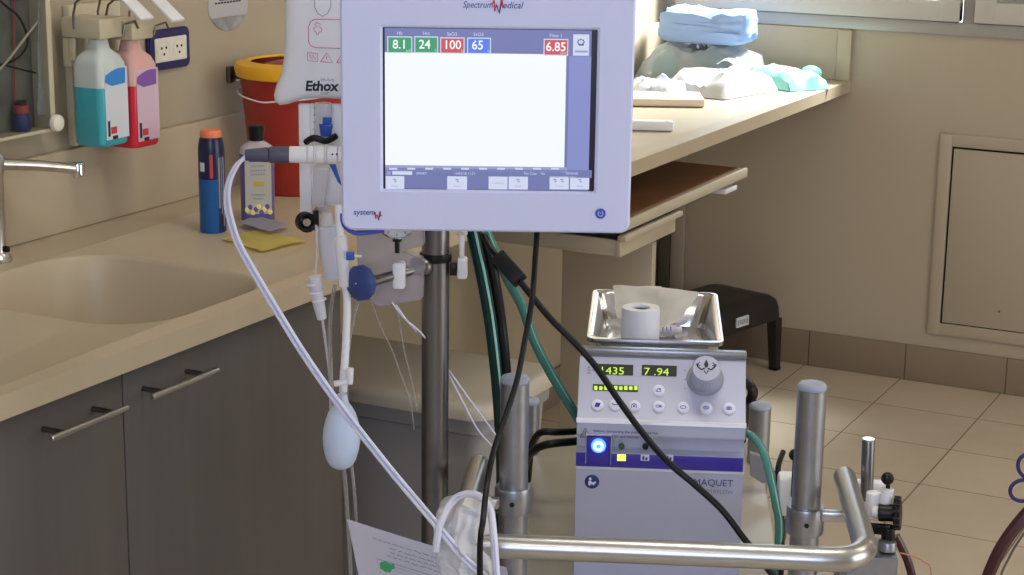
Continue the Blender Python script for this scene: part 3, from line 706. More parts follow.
for a, b2, c, d_, mn, s_ in tiles:
    rect('scr_button', a, c, b2, d_, 4); rect(mn, a+1, c+1, b2-1, d_-1, 5)
    pxt(s_, (a+b2)/2-(1.5 if len(s_) < 3 else 0), d_-4.6, 8.8, 'scr_white', 6, 'CENTER', .95, .012)
for (a, b2, c, d_, mn, s_), t in zip(tiles, ('g/dl', '%', '%', '%', 'L/min')): pxt(t, b2-1.5, d_-1.6, 2.2, 'scr_button', 6, 'RIGHT')
for px_, py_, t in ((399.5, 35, 'Hb'), (426, 35.2, 'Hct'), (452, 36, 'SaO2'), (478.5, 36.3, 'SvO2'), (556, 37.5, 'Flow 1')): pxt(t, px_, py_, 3.3, 'scr_button', 6, 'CENTER')
rect('scr_button', 573, 35, 589.5, 56, 4)
for k in range(8):
    a_ = k*pi/4; ax, ay = 581+3*cos(a_), 42.5+2.6*sin(a_); rect('scr_ink', ax-.8, ay-.7, ax+.8, ay+.7, 5)
rect('scr_ink', 579, 44.8, 584, 46, 5); rect('scr_line', 575, 51, 588, 53, 5)
rect('scr_line', 385, 168, 567, 171, 4)
for k in range(10): rect('scr_button', 389+18*k, 168.6, 397+18*k, 170.2, 5)
rect('scr_blue', 385, 171, 592, 176, 4); rect('scr_button', 392, 172, 412, 175.3, 5); rect('scr_line', 386, 172, 390.5, 175.3, 5)
for px_, t in ((416, 'SMART'), (454, '13/03/18 11:21'), (524, 'No Case    No'), (566, '00:00:00')): pxt(t, px_, 175.1, 2.5, 'scr_button', 5)
rect('scr_button', 385.5, 177, 404, 189.5, 4)
for a, b2 in ((447, 467), (488.5, 507.5), (508.5, 528), (549.5, 569), (570, 589.5)): rect('scr_button', a, 177.3, b2, 190, 4)
for a, t in ((394.5, 'Menu'), (457, 'Alarm'), (498, 'CAPIOX'), (518, 'Case'), (559, 'Trend'), (580, 'Setup')): pxt(t, a, 187.6 if t != 'CAPIOX' else 184.8, 2.2, 'scr_line', 5, 'CENTER')
for a in (394.5, 457, 518, 555, 562, 580): rect('scr_line', a-1.7, 179.5, a+1.5, 181, 5); rect('scr_line', a-.4, 181.5, a+1.7, 183, 6)
g.build('screen', r)
g = G(SM)
def logo(px_, py_, h_px, dx, name):
    pts = [(0, 0), (2.0, -.3), (3.6, -3.5), (4.4, 7.5), (5.6, 0.5), (8.3, 9.2), (11, -3.2), (11.6, -4.6), (12.4, 4.0), (14.2, 1.8)]
    q = [mp(px_+x*h_px, py_+y*h_px) for x, y in pts]; g.use('ink_red').tube([(x, y, .0003) for x, y in q], .0009*h_px**.5, 6, False)
    q = [mp(px_+x*h_px+.6, py_+y*h_px+.6) for x, y in pts[4:8]]; g.use('ink_navy').tube([(x, y, .0006) for x, y in q], .0006, 6, False)
pxt('Spectrum', 462.5, 7.5, 6.4, 'ink_navy', 0, 'LEFT', .84, 0, .25, zl=.0003); pxt('edical', 502.5, 8.2, 6.6, 'ink_navy', 0, 'LEFT', .92, 0, .25, zl=.0003); logo(490.5, 3.8, 1.0, 0, '')
g.build('maker_lettering', r); g = G(SM)
pxt('system', 353.5, 214.5, 5.6, 'ink_navy', 0, 'LEFT', .98, .012, .12, zl=.0003); logo(373, 214, .62, 0, '')
g.build('lettering', r)
bx_, bz_ = mp(600.5, 213.5)
g = G(SM).use('trim_blue').lathe([(.0062, .0001), (.0062, .0012), (.0052, .0018), (.001, .0018)], Matrix.Translation((bx_, bz_, 0)), 28)
g.use('casing').tube([(bx_+.003*cos(t), bz_+.003*sin(t), .002) for t in [radians(120+300*k/12) for k in range(13)]], .00045, 6, False).rod((bx_, bz_, .002), (bx_, bz_+.0012, .002), .0005, seg=6)
g.build('power_button', r)
# bracket to the pole
pc = P(435.5, 150, 2.315, 27.13); pl = L(pc, MF)
g = G(MF).use('black').box(pl.x-.03, pl.x+.03, V0+.0625, V0+.095, cz-.04, cz+.04, .004).rod((pl.x, V0+.095, cz), (pl.x, pl.y-.024, cz), .012); g.build('mount_arm', r)
G(MF).use('black').box(pl.x-.028, pl.x+.028, pl.y-.0225, pl.y-.0172, cz-.02, cz+.02, .001).build('pole_clamp', r)

# connector plug and pair of cables on the left of the monitor
cL = P(343, 155, 2.195, 27.13); cM = P(289, 154.5, 2.19, 27.13); cE = P(245, 155, 2.185, 27.13)
r = empty('sensor_cable', cE, 'white double sensor cable plugged into the left side of the monitor', 'cable')
g = G().use('white_plastic'); dv = (cM-cL)
for t0, t1, rr_ in ((0, .10, .0105), (.10, .30, .0112), (.30, .34, .0122), (.34, .50, .0114), (.50, .54, .0118), (.54, .66, .0108), (.66, 1, .0100)): g.rod(cL+dv*t0, cL+dv*(t1-.003), rr_, bev=.001)
g.use('black'); 
for t in (.10, .18): g.ball(cL+dv*t+Vector((0, 0, 0))-FF*.0112, .0012)
g.build('plug', r)
G().use('sleeve_dark').rod(cM, cM.lerp(cE, .45), .0100, bev=.001).rod(cM.lerp(cE, .45), cE, .0092, .0068, bev=.0015).build('strain_relief', r)
cpts = [(247, 156, 2.185), (237, 165, 2.18), (229, 182, 2.18), (227, 200, 2.18), (230, 218, 2.18), (238, 243, 2.18), (252, 269, 2.18), (277, 311, 2.17), (301, 350, 2.16), (327, 388, 2.15), (354, 424, 2.14), (392, 472, 2.12), (429, 516, 2.08), (462, 556, 2.04), (500, 600, 2.0), (520, 700, 2.0)]
for sgn, nm in ((-1, 'cable'), (1, 'cable')):
    pts = [P(a, b, c, 27.13) + RR*(sgn*.0019*(0.4 if i == 0 else 1)) + DD*(-sgn*.0014) for i, (a, b, c) in enumerate(cpts)]
    g = G().use('cable_white').tube(pts, .0025, 10)
    g.use('cable_stripe').tube([p - FF*.0019 + RR*(-sgn*.0012) for p in pts], .0008, 6); g.build(nm, r)

# ================================================================== STEEL POLE
pt = P(435.5, 250, 2.315, 27.13)
r = empty('infusion_pole', (pt.x, pt.y, 0), 'round steel pole standing upright behind the monitor', 'pole')
g = G().use('pole_steel').rod((pt.x, pt.y, .04), (pt.x, pt.y, 1.145), .0178).use('steel').rod((pt.x, pt.y, 1.1455), (pt.x, pt.y, 1.95), .0155, bev=.002); g.build('pole_tube', r)
zc = P(435.5, 257.5, 2.315, 27.13).z
G().use('black').lathe([(.0160, zc-.004), (.0200, zc-.004), (.0215, zc-.001), (.0205, zc+.006), (.0160, zc+.007)], Matrix.Translation((pt.x, pt.y, 0)), 30, False).build('collar', r)
g = G().use('dark_steel').rod((pt.x, pt.y, .035), (pt.x, pt.y, .06), .03, bev=.004)
g.rod((pt.x, pt.y, .001), (pt.x, pt.y, .034), .050, .042, bev=.006)
g.build('round_foot', r)
q = L(P(435.5, 268, 2.315, 27.13), MF)
g = G(MF).use('white_plastic').box(q.x+.028, q.x+.041, q.y-.012, q.y+.012, q.z-.012, q.z+.014, .003).box(q.x+.030, q.x+.037, q.y-.004, q.y+.004, q.z+.014, q.z+.045, .002)
g.use('black').box(q.x+.0185, q.x+.0275, q.y-.008, q.y+.008, q.z-.008, q.z+.008, .001)
g.use('clear').rod((q.x+.034, q.y, q.z+.045), (q.x+.034, q.y, q.z+.075), .007)
g.build('side_clip', r)
# rod clamp with blue knob
a0 = P(424, 267, 2.30, 27.13); a1 = P(366, 283, 2.24, 27.13)
r = empty('rod_clamp', a0, 'round blue knob on a steel rod clamped to the pole', 'clamp')
G().use('dark_steel').rod(a0, a1, .0062, bev=.001).build('rod', r)
g = G().use('dark_steel').ball(P(424, 267, 2.30, 27.13), .0125).ball(P(415, 262, 2.29, 27.13), .006); g.build('clamp_jaw', r)
d = (a0-a1).normalized(); kc = P(361, 283, 2.235, 27.13)
kd = (RR*.62 + FF*.75 - DD*.10).normalized()
Mk = Matrix.Translation(kc-kd*.006) @ kd.to_track_quat('Z', 'Y').to_matrix().to_4x4()
g = G(Mk).use('knob_blue').lathe([(.001, -.003), (.006, -.003), (.0185, -.001), (.0215, .002), (.0215, .010), (.019, .013), (.001, .014)], None, 36)
for k in range(12): g.rod((.0212*cos(k*pi/6), .0212*sin(k*pi/6), .0015), (.0212*cos(k*pi/6), .0212*sin(k*pi/6), .0105), .0014, seg=8)
g.use('cable_stripe').ball((0, 0, -.003), .0012)
g.build('knob', r)
g = G().use('white_plastic'); q = L(P(399, 274, 2.27, 27.13), MF); g = G(MF).use('white_plastic').box(q.x-.008, q.x+.008, q.y-.009, q.y+.009, q.z-.018, q.z+.016, .003); g.build('white_clip', r)

# pressure gauge of the infusion cuff, hanging under the monitor
q = L(P(397, 218, 2.262, 27.13), MF)
r = empty('pressure_gauge', MF @ q, 'round white pressure gauge half hidden under the monitor edge', 'gauge')
Mg = MF @ lookM(q, (1, 0, 0), (0, 0, 1))
g = G(Mg).use('chrome').lathe([(.024, -.012), (.0265, -.008), (.0265, .004), (.0245, .006), (.0235, .0035)], None, 36, False); g.use('dark_steel').lathe([(.024, -.013), (.001, -.013)], None, 36); g.build('housing', r)
g = G(Mg).use('white_plastic').lathe([(.0236, .002), (.0236, .003), (.001, .003)], None, 36); g.use('ink_black')
for k in range(11): a_ = radians(-150+30*k-90); g.rod((.019*cos(a_), .019*sin(a_), .0032), (.022*cos(a_), .022*sin(a_), .0032), .0005, seg=6)
g.build('dial', r)
G(Mg).use('black').rod((0, -.026, -.002), (0, -.045, -.002), .003).rod((0, -.026, -.002), (0, -.030, -.002), .006).build('stem', r)
# translucent bracket plate with chambers
def plate(poly, v, th, mn, name, lab, cat, yaw=27.13, grp=None):
    q = [L(P(a, b, v, yaw), frame(yaw)) for a, b in poly]; Mq = frame(yaw) @ lookM((0, v, 0), (1, 0, 0), (0, 0, 1))
    o = G(Mq).use(mn).prism([(p.x, p.z) for p in q], -th/2, th/2, bev=min(.002, th*.2)).build(name)
    return tag(o, lab, cat, grp) if lab else o
plate([(357, 226), (424, 222), (425, 244), (402, 250), (425, 258), (423, 298), (380, 305), (372, 300), (358, 262)], 2.262+.03, .020, 'clear_lilac', 'transducer_holder', 'translucent lilac plastic holder under the monitor beside the pole', 'holder')
q = L(P(352, 256, 2.235, 27.13), MF); 
g = G(MF).use('blue').box(q.x-.007, q.x+.003, q.y-.004, q.y+.004, q.z-.005, q.z+.005, .001).use('white_plastic').rod((q.x+.003, q.y, q.z), (q.x+.012, q.y, q.z), .0016)
tag(g.build('stopcock_cap'), 'tiny blue stopcock cap between the white tube and the lilac holder', 'cap')

# ================================================================== PRESSURE BAG
VB = 2.30
Mb = MF @ lookM((0, VB, 0), (1, 0, 0), (0, 0, 1))
def bp_(px, py, v=VB): w_ = L(P(px, py, v, 27.13), MF); return w_.x, w_.z
ol = [(286, -130), (286, -60), (285, 0), (285, 30), (284, 58), (281, 74), (276, 86), (274, 95), (275, 102), (280, 105), (288, 104), (303, 99), (325, 98), (345, 99), (368, 103), (376, 103), (381, 98), (378, 88), (372, 74), (370, 30), (370, -60), (368, -130), (350, -140), (304, -140)]
top = MF @ Vector((bp_(328, -140)[0], VB, bp_(328, -140)[1]))
r = empty('pressure_infusion_bag', top, 'white printed pressure infusion bag hanging left of the monitor', 'bag', None, radians(27.13))
g = G(Mb).use('white_vinyl').puff([bp_(a, b) for a, b in ol], .016); g.build('bladder', r, 60)
g = G(Mb); zf = .0166
def bt(s_, px, py, hpx, mn, **k): x, y = bp_(px, py); g.use(mn).text(s_, Matrix.Translation((x, y, zf)), hpx*.00124/.70, .0002, **k)
bt('Ethox', 306.5, 88.5, 9.5, 'ink_black', bold=.035, shear=.12, sx=1.0)
bt('Infu-Surg', 322, 79, 2.6, 'ink_grey'); bt('CORP.', 322, 92.5, 2.2, 'ink_grey')
def bline(pts, mn, rr_=.0006, n=1): g.use(mn).tube([(*bp_(a, b), zf+.0001) for a, b in pts], rr_, 6, False)
bline([(345, 18), (316, 18), (312, 20), (310, 25), (310, 40), (312, 44), (317, 46), (345, 47)], 'ink_pink', .0005)
bline([(316+9*(1-cos(t))-.5, 3+13*sin(t)) for t in [k*pi/12 for k in range(13)]] if False else [(316, -6), (316, 6), (319, 12), (324, 15), (329, 12), (332, 6), (332, -6)], 'ink_grey', .0004)
bline([(318, 21), (316, 23), (318, 25), (315, 27), (316, 30), (318, 31), (318, 33), (320, 33), (320, 31), (323, 30), (323, 27), (320, 25), (322, 23), (318, 21)], 'ink_pink', .0004)
bline([(309, 51), (309, 59), (319, 60), (319, 52), (309, 51)], 'ink_pink', .0004); bline([(311, 53), (314, 58), (314, 53), (317, 58)], 'ink_pink', .0004)
bline([(322, 60), (328, 51), (334, 61), (322, 60)], 'ink_pink', .0005); bline([(328, 54.5), (328, 57.5)], 'ink_pink', .0005); bline([(338, 61), (342, 54), (346, 61), (338, 61)], 'ink_pink', .0005)
g.build('printing', r)
G(MF).use('cable_white').tube([L(P(325, -135, VB, 27.13), MF), L(P(380, -190, VB+.01, 27.13), MF), Vector((pl.x, VB+.015, 1.93))], .002, 8).build('hanging_cord', r)
# white transducer board with chambers below the bag
r = empty('transducer_board', MF @ Vector((bp_(320, 215)[0], VB, bp_(320, 215)[1])), 'white board with clear drip chamber below the pressure bag', 'drip chamber')
a, b2 = bp_(300, 213, 2.31); c, d_ = bp_(343, 104, 2.31)
G(MF).use('white_plastic').box(a, a+.015, 2.308, 2.314, b2, d_, .002).box(a+.015, c, 2.310, 2.313, b2+.01, d_, .0005).build('board', r)
def rodp(g_, p0, p1, v, rpx, r2=None, mn=None):
    if mn: g_.use(mn)
    k = 2.3/FPX; return g_.rod(P(*p0, v, 27.13), P(*p1, v, 27.13), rpx*k, (r2 or rpx)*k, bev=.0008)
g = G(); rodp(g, (323, 103), (323, 140), 2.292, 9, mn='clear'); g.build('syringe_chamber', r)
g = G().use('ink_grey')
for k in range(5): g.rod(P(313, 108+7*k, 2.285, 27.13), P(319, 108.3+7*k, 2.285, 27.13), .0006, seg=6)
g.build('scale_marks', r)
g = G(); rodp(g, (327, 117), (327, 124), 2.283, 4.5, mn='blue'); rodp(g, (326, 124), (326, 136), 2.283, 7, 5.5, mn='blue'); g.build('blue_flush_valve', r)
g = G(); g.use('black').tube([P(306, 142, 2.28, 27.13), P(314, 138, 2.27, 27.13), P(326, 141, 2.27, 27.13), P(336, 136, 2.28, 27.13)], .0042, 8); g.build('black_strap', r)
g = G(); rodp(g, (322, 167), (318, 206), 2.283, 8.5, 6.5, 'clear'); rodp(g, (318, 204), (328, 212), 2.288, 7, 5, 'clear_lilac'); g.build('drip_chamber', r)
g = G().use('knob_blue'); mq = MF @ lookM((0, 2.275, 0), (1, 0, 0), (0, 0, 1)); q = [bp_(a_, b_, 2.275) for a_, b_ in ((329, 164), (335, 162), (342, 186), (338, 182))]; g = G(mq).use('blue').prism(q, -.001, .001); g.build('blue_tab', r)
# black ring clip
q = L(P(306, 222, 2.27, 27.13), MF); Mq = MF @ lookM(q, (1, 0, 0), (0, 0, 1)) @ Matrix.Rotation(radians(25), 4, 'Y')
g = G(Mq).use('black').lathe([(.0105, -.006), (.0125, -.006), (.0125, .006), (.0105, .006), (.008, .004), (.008, -.004)], None, 28, False).box(.010, .016, -.012, .014, -.004, .004, .001)
g.use('chrome').lathe([(.0078, -.002), (.0078, .001), (.005, .004), (.001, .004)], None, 24)
tag(g.build('ring_clip'), 'black ring shaped clip below the plug, left of the clear chamber', 'clip')
# long drip chamber and white tube with hand bulb
r = empty('infusion_chamber', P(330, 278, 2.27, 27.13), 'long cloudy plastic chamber hanging beside the lower left monitor corner', 'drip chamber')
g = G(); rodp(g, (327, 212), (327, 226), 2.275, 5, 8, 'clear'); rodp(g, (327, 226), (333, 278), 2.27, 11.0, 9.5, 'frosted'); g.build('chamber', r)
r = empty('hand_pump', P(341, 470, 2.2, 27.13), 'pale blue rubber hand bulb on a white tube below the blue knob', 'pump')
g = G(); tp = [P(a, b, c, 27.13) for a, b, c in ((338, 205, 2.26), (340, 235, 2.25), (343, 270, 2.25), (347, 300, 2.245), (346, 340, 2.235), (344, 372, 2.215))]
g.use('white_plastic').tube(tp, .0050, 12); rodp(g, (340, 236), (346, 286), 2.245, 6.3, 6.8, 'white_plastic'); g.build('air_tube', r)
g = G(); rodp(g, (344, 370), (343, 392), 2.205, 4.2, 4.2, 'white_plastic'); rodp(g, (334, 384), (350, 381), 2.20, 3.2, 3.2, 'white_plastic'); rodp(g, (350, 368), (350, 384), 2.198, 3.8, 3.0, 'white_plastic'); g.build('release_valve', r)
c0 = P(341.5, 436, 2.19, 27.13); k = 2.2/FPX
Mq = Matrix.Translation(c0) @ Matrix.Rotation(radians(2), 4, 'Y')
g = G(Mq).use('bulb').lathe([(.001, -36*k), (7*k, -35*k), (12*k, -32*k), (16*k, -25*k), (18.5*k, -15*k), (19.8*k, -4*k), (19.3*k, 6*k), (17.5*k, 16*k), (14.5*k, 25*k), (10.5*k, 32*k), (7*k, 37*k), (5.5*k, 42*k), (5*k, 46*k)], None, 36); g.build('bulb', r, 60)
# slender drip connector with white sheath
r = empty('drip_connector', P(322, 316, 2.24, 27.13), 'white ribbed tube connector hanging in front of the worktop edge', 'connector')
g = G(); rodp(g, (314, 276), (317, 290), 2.24, 6.5, 7.5, 'frosted'); rodp(g, (316, 290), (322, 319), 2.24, 7.0, 5.0, 'frosted')
for k_ in range(3): rodp(g, (313+3*k_, 283+8*k_), (313.3+3*k_, 284.5+8*k_), 2.24, 7.8, 7.8, 'white_plastic')
g.build('connector_body', r)
G().use('clear').tube([P(a, b, 2.25, 27.13) for a, b in ((316, 225), (317, 250), (315, 276))], .0016, 8).tube([P(a, b, 2.24, 27.13) for a, b in ((322, 318), (326, 345), (330, 380), (331, 420))], .0018, 8).build('thin_tube', r)
# thin clear lines
def line(pts, rr_, mn, name, lab, cat='tube', grp=None, seg=8):
    o = G().use(mn).tube([P(*p, 27.13) for p in pts], rr_, seg).build(name); return tag(o, lab, cat, grp)
line([(335, 285, 2.25), (331, 310, 2.25), (330, 345, 2.24), (333, 400, 2.22), (345, 480, 2.2), (352, 600, 2.2)], .0028, 'clear_tube', 'clear_line', 'thin clear tube running down behind the hand bulb to the leaflet', grp='thin clear tubes')
line([(358, 302, 2.25), (351, 330, 2.25), (348, 360, 2.24), (347, 420, 2.23), (355, 500, 2.2), (360, 600, 2.2)], .0022, 'clear_tube', 'clear_line', 'thin clear tube starting under the blue knob', grp='thin clear tubes')
line([(392, 302, 2.28), (404, 318, 2.28), (422, 334, 2.29), (434, 352, 2.36), (450, 372, 2.36), (470, 400, 2.36), (498, 438, 2.36), (512, 460, 2.4)], .0012, 'cable_white', 'fine_line', 'fine white tube crossing behind the pole, the upper of the pair', grp='fine tubes behind the pole')
line([(396, 305, 2.27), (408, 322, 2.27), (428, 345, 2.36), (448, 374, 2.36), (463, 402, 2.35), (478, 430, 2.35), (496, 450, 2.36)], .0012, 'cable_white', 'fine_line', 'fine white tube crossing behind the pole, the lower of the pair', grp='fine tubes behind the pole')
line([(372, 302, 2.28), (380, 325, 2.28), (392, 350, 2.28), (402, 378, 2.28), (410, 400, 2.28), (414, 430, 2.29)], .0009, 'clear_tube', 'hair_line', 'hair thin clear line falling left of the pole, the left one', grp='hair lines')
line([(396, 302, 2.29), (400, 325, 2.29), (404, 350, 2.29), (411, 378, 2.29), (417, 410, 2.29)], .0009, 'clear_tube', 'hair_line', 'hair thin clear line falling left of the pole, the right one', grp='hair lines')

# ================================================================== CART
zd = .603
r = empty('equipment_cart', CF @ Vector((.02, 2.62, 0)), 'steel equipment cart with four posts, a cream deck and a bent tube handle', 'cart', None, radians(23))
uL, uR = L(P(515, 375, 2.28)).x, L(P(812.5, 382, 2.28)).x
ub, vb = L(P(760.5, 403, 2.95)).x, 2.95; ubl = L(P(529, 398, 2.95)).x
G(CF).use('deck').box(-.175, .208, 2.30, 3.06, zd-.022, zd, .004).build('deck', r)
def post(u, v, z1, nm='post', col=True, rad=.0188):
    g = G(CF).use('satin_steel').rod((u, v, .16), (u, v, z1-.004), rad)
    p = g.build(nm, r)
    G(CF).use('post_cap').lathe([(rad+.0003, -.0035), (rad+.0003, .000), (rad-.002, .0035), (rad-.006, .005), (.001, .0055)], Matrix.Translation((u, v, z1)), 30).build('post_cap', p)
    return p
zL = L(P(515, 379, 2.28)).z; zR = L(P(812, 386, 2.28)).z
post(uL, 2.28, zL); post(uR, 2.28, zR); post(ub, vb, L(P(760, 406, 2.95)).z, rad=.0182); post(ubl, vb, L(P(529, 401, 2.95)).z, rad=.0182)
for u, py0, py1 in ((uL, 489, 514), (uR, 498, 524)):
    za = L(P(600, py1, 2.28)).z; zb_ = L(P(600, py0, 2.28)).z
    g = G(CF).use('satin_steel').lathe([(.0190, za), (.0235, za), (.0245, za+.003), (.0245, zb_-.003), (.0235, zb_), (.0190, zb_)], Matrix.Translation((u, 2.28, 0)), 34, False)
    g.use('black').rod((u, 2.28-.0242, (za+zb_)/2), (u, 2.28-.0252, (za+zb_)/2), .0035, seg=6); g.build('clamp_collar', r)
# U handle, lying level in front of the posts
zh = .790
def ch(px, py): w_ = L(atZ(px, py, zh)); return Vector((w_.x, w_.y, zh))
k1 = ch(846, 482); k1b = ch(857, 508); kf = ch(700, 554)
vF = kf.y
uRc = ch(858, 530).x
k2 = ch(478, 468); 
def hp2(u, v): return Vector((u, v, zh))
uA = k1.x; uB = ch(468, 505).x
vR0 = k1.y
path = [hp2(uA, vR0+.02), hp2(uA, vR0-.06), hp2(uA, vF+.06), hp2(uA-.004, vF+.032), hp2(uA-.018, vF+.010), hp2(uA-.045, vF), hp2(.15, vF), hp2(0, vF), hp2(uB+.045, vF), hp2(uB+.018, vF+.010), hp2(uB+.004, vF+.032), hp2(uB, vF+.06), hp2(uB, vR0-.04), hp2(uB, vR0+.012)]
G(CF).use('handle_steel').tube(path, .0148, 20).build('push_handle', r)
print('handle', uA, uB, vF, vR0, 'posts', uL, uR)
for u0, u1, vv in ((uR, uA, 2.262), (uL, uB, 2.262)):
    s_ = 1 if u1 > u0 else -1
    G(CF).use('handle_steel').box(min(u0+s_*.0150, u1-s_*.006), max(u0+s_*.0150, u1-s_*.006), vv-.030, vv-.016, zh-.018, zh-.004, .003).build('handle_bracket', r)
# lower frame with casters
G(CF).use('satin_steel').box(-.20, .235, 2.24, 2.32, .12, .16, .006).box(-.20, .235, 2.92, 2.99, .12, .16, .006).box(-.20, -.16, 2.32, 2.92, .12, .16, .006).box(.195, .235, 2.32, 2.92, .12, .16, .006).build('base_frame', r)
for u in (-.18, .215):
    for v in (2.28, 2.955):
        g = G(CF).use('rubber').rod((u-.014, v, .051), (u+.014, v, .051), .05, bev=.006); g.use('dark_steel').box(u-.02, u+.02, v-.02, v+.02, .102, .119, .003).box(u-.022, u-.016, v-.012, v+.012, .05, .11, .001); g.build('caster', r)

q0 = L(P(895, 549, 2.31))
G(CF).use('satin_steel').box(uR+.016, q0.x-.075, 2.300, 2.325, q0.z-.075, q0.z-.045, .002).build('side_arm', bpy.data.objects['equipment_cart'])

# ================================================================== PUMP CONSOLE
mu0, mu1 = L(P(576, 470, 2.40)).x, L(P(743.5, 470, 2.40)).x
def mz(py, v, px=660): return L(P(px, py, v)).z
vP0, vP1 = 2.398, 2.455
zst0, zst1 = mz(468.5, 2.40), mz(454.5, 2.40); zlip0, zlip1 = mz(438.5, 2.392), mz(424, 2.394); zp1 = mz(359, vP1)
r = empty('pump_console', CF @ Vector(((mu0+mu1)/2, 2.55, zd)), 'light grey pump control console with green digits and a large dial on the cart', 'machine', None, radians(23))
prof = [(2.40, zd+.001), (2.40, zst0-.0045), (2.4000, zst1), (2.412, zst1+.004), (2.412, zlip0+.002), (2.395, zlip0-.001), (2.392, zlip0+.003), (2.393, zlip1), (2.3975, zlip1+.003), (vP1, zp1), (vP1+.001, zp1+.0015), (vP1+.015, zp1+.0015), (vP1+.018, zp1-.036), (vP1+.018, zd+.001)]
def prof_prism(gg, pr, u0, u1, bev=0):
    b = bmesh.new(); v_ = [b.verts.new((u0, a, c)) for a, c in pr]; f = b.faces.new(v_); e = bmesh.ops.extrude_face_region(b, geom=[f])
    bmesh.ops.translate(b, vec=(u1-u0, 0, 0), verts=[x for x in e['geom'] if isinstance(x, bmesh.types.BMVert)]); bmesh.ops.recalc_face_normals(b, faces=b.faces[:])
    if bev: bmesh.ops.bevel(b, geom=[q_ for q_ in b.edges if q_.calc_face_angle(0) > .5], offset=bev, segments=2, affect='EDGES')
    gg.add(b)
g = G(CF).use('console'); prof_prism(g, prof, mu0, mu1, .0008); body = g.build('housing', r)
prof2 = [(vP1+.0185, zp1-.036), (2.76, zp1-.036), (2.77, zp1-.046), (2.77, zd+.001), (vP1+.0185, zd+.001)]
g = G(CF).use('console_dark'); prof_prism(g, prof2, mu0+.012, mu1-.030, .0008); g.build('rear_housing', r)
g = G(CF).use('console_light'); prof_prism(g, [(2.3915, zlip1-.001), (2.3925, zlip1+.0025), (2.397, zlip1+.0045), (2.398, zlip1+.002)], mu0-.0008, mu1+.0008); g.box(mu0-.0006, mu1+.0006, 2.3985, 2.4005, zst0-.004, zst0-.001, .0004); g.build('light_edge', r)
G(CF).use('console_purple').box(mu0-.0005, mu1-.001, 2.3985, 2.4008, zst0, zst1-.001, .0004).build('purple_stripe', r)
# top cap
zt0 = mz(357, vP1+.002); 
G(CF).use('satin_steel').box(mu0-.001, mu1+.001, vP1-.001, vP1+.016, zp1+.003, zp1+.012, .002).build('top_cap', r)
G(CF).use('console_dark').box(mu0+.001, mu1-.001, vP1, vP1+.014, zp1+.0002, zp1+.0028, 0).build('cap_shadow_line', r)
# sloping control panel
pA = CF @ Vector((0, 2.3975, zlip1+.003)); pB = CF @ Vector((0, vP1, zp1)); uax = (CF.to_3x3() @ Vector((1, 0, 0))); upv = (pB-pA).normalized(); nn = uax.cross(upv).normalized()
def pw(px, py): return atP(px, py, pA, nn)
def pm(px, py, off=.0004): return lookM(pw(px, py)+nn*off, uax, upv)
kp_ = 2.43/FPX
def led_box(px0, py0, px1, py1, mn, gg, off=.0004, th=.0004):
    M_ = pm((px0+px1)/2, (py0+py1)/2, off); w_ = (px1-px0)*kp_; h_ = (py1-py0)*kp_*1.04; gg.use(mn).box(-w_/2, w_/2, -h_/2, h_/2, 0, th, 0, CF.inverted() @ M_ if gg.M is CF else M_)
g = G(); led_box(596, 364, 634, 375.5, 'led_black', g); led_box(641, 365, 677.5, 376.5, 'led_black', g)
def ledt(t, px, py, h): g.use('led').text(t, pm(px, py, .0009), h*kp_/.70, .0001, bold=.0, sx=1.14)
ledt('1435', 599, 374, 8.2); ledt('7 .94', 643.5, 375, 8.2)
led_box(592, 384.8, 639, 391.5, 'led_black', g)
for k in range(9):
    x = 594+5*k; led_box(x, 386.0+.4*(k % 2), x+3.6, 390.4, 'led', g, .0009, .0002)
g.build('display', r)
g = G(); g.use('ink_navy')
for k in range(3): led_box(587.5, 367+2.7*k, 590.5, 368.2+2.7*k, 'ink_grey', g)
led_box(592, 369.5, 594.5, 371, 'ink_grey', g)
for k in range(3): led_box(684, 379+9*k-9, 686, 380+9*k-9, 'ink_grey', g)
g.build('printed_marks', r)
btn = [(597.5, 405.5, '~'), (615, 405.5, '-'), (634, 406.5, 'n'), (658.5, 391, 'A'), (658.5, 407, 'CM'), (683, 408, '0'), (706, 408.5, 'Z'), (729, 409, '<>')]
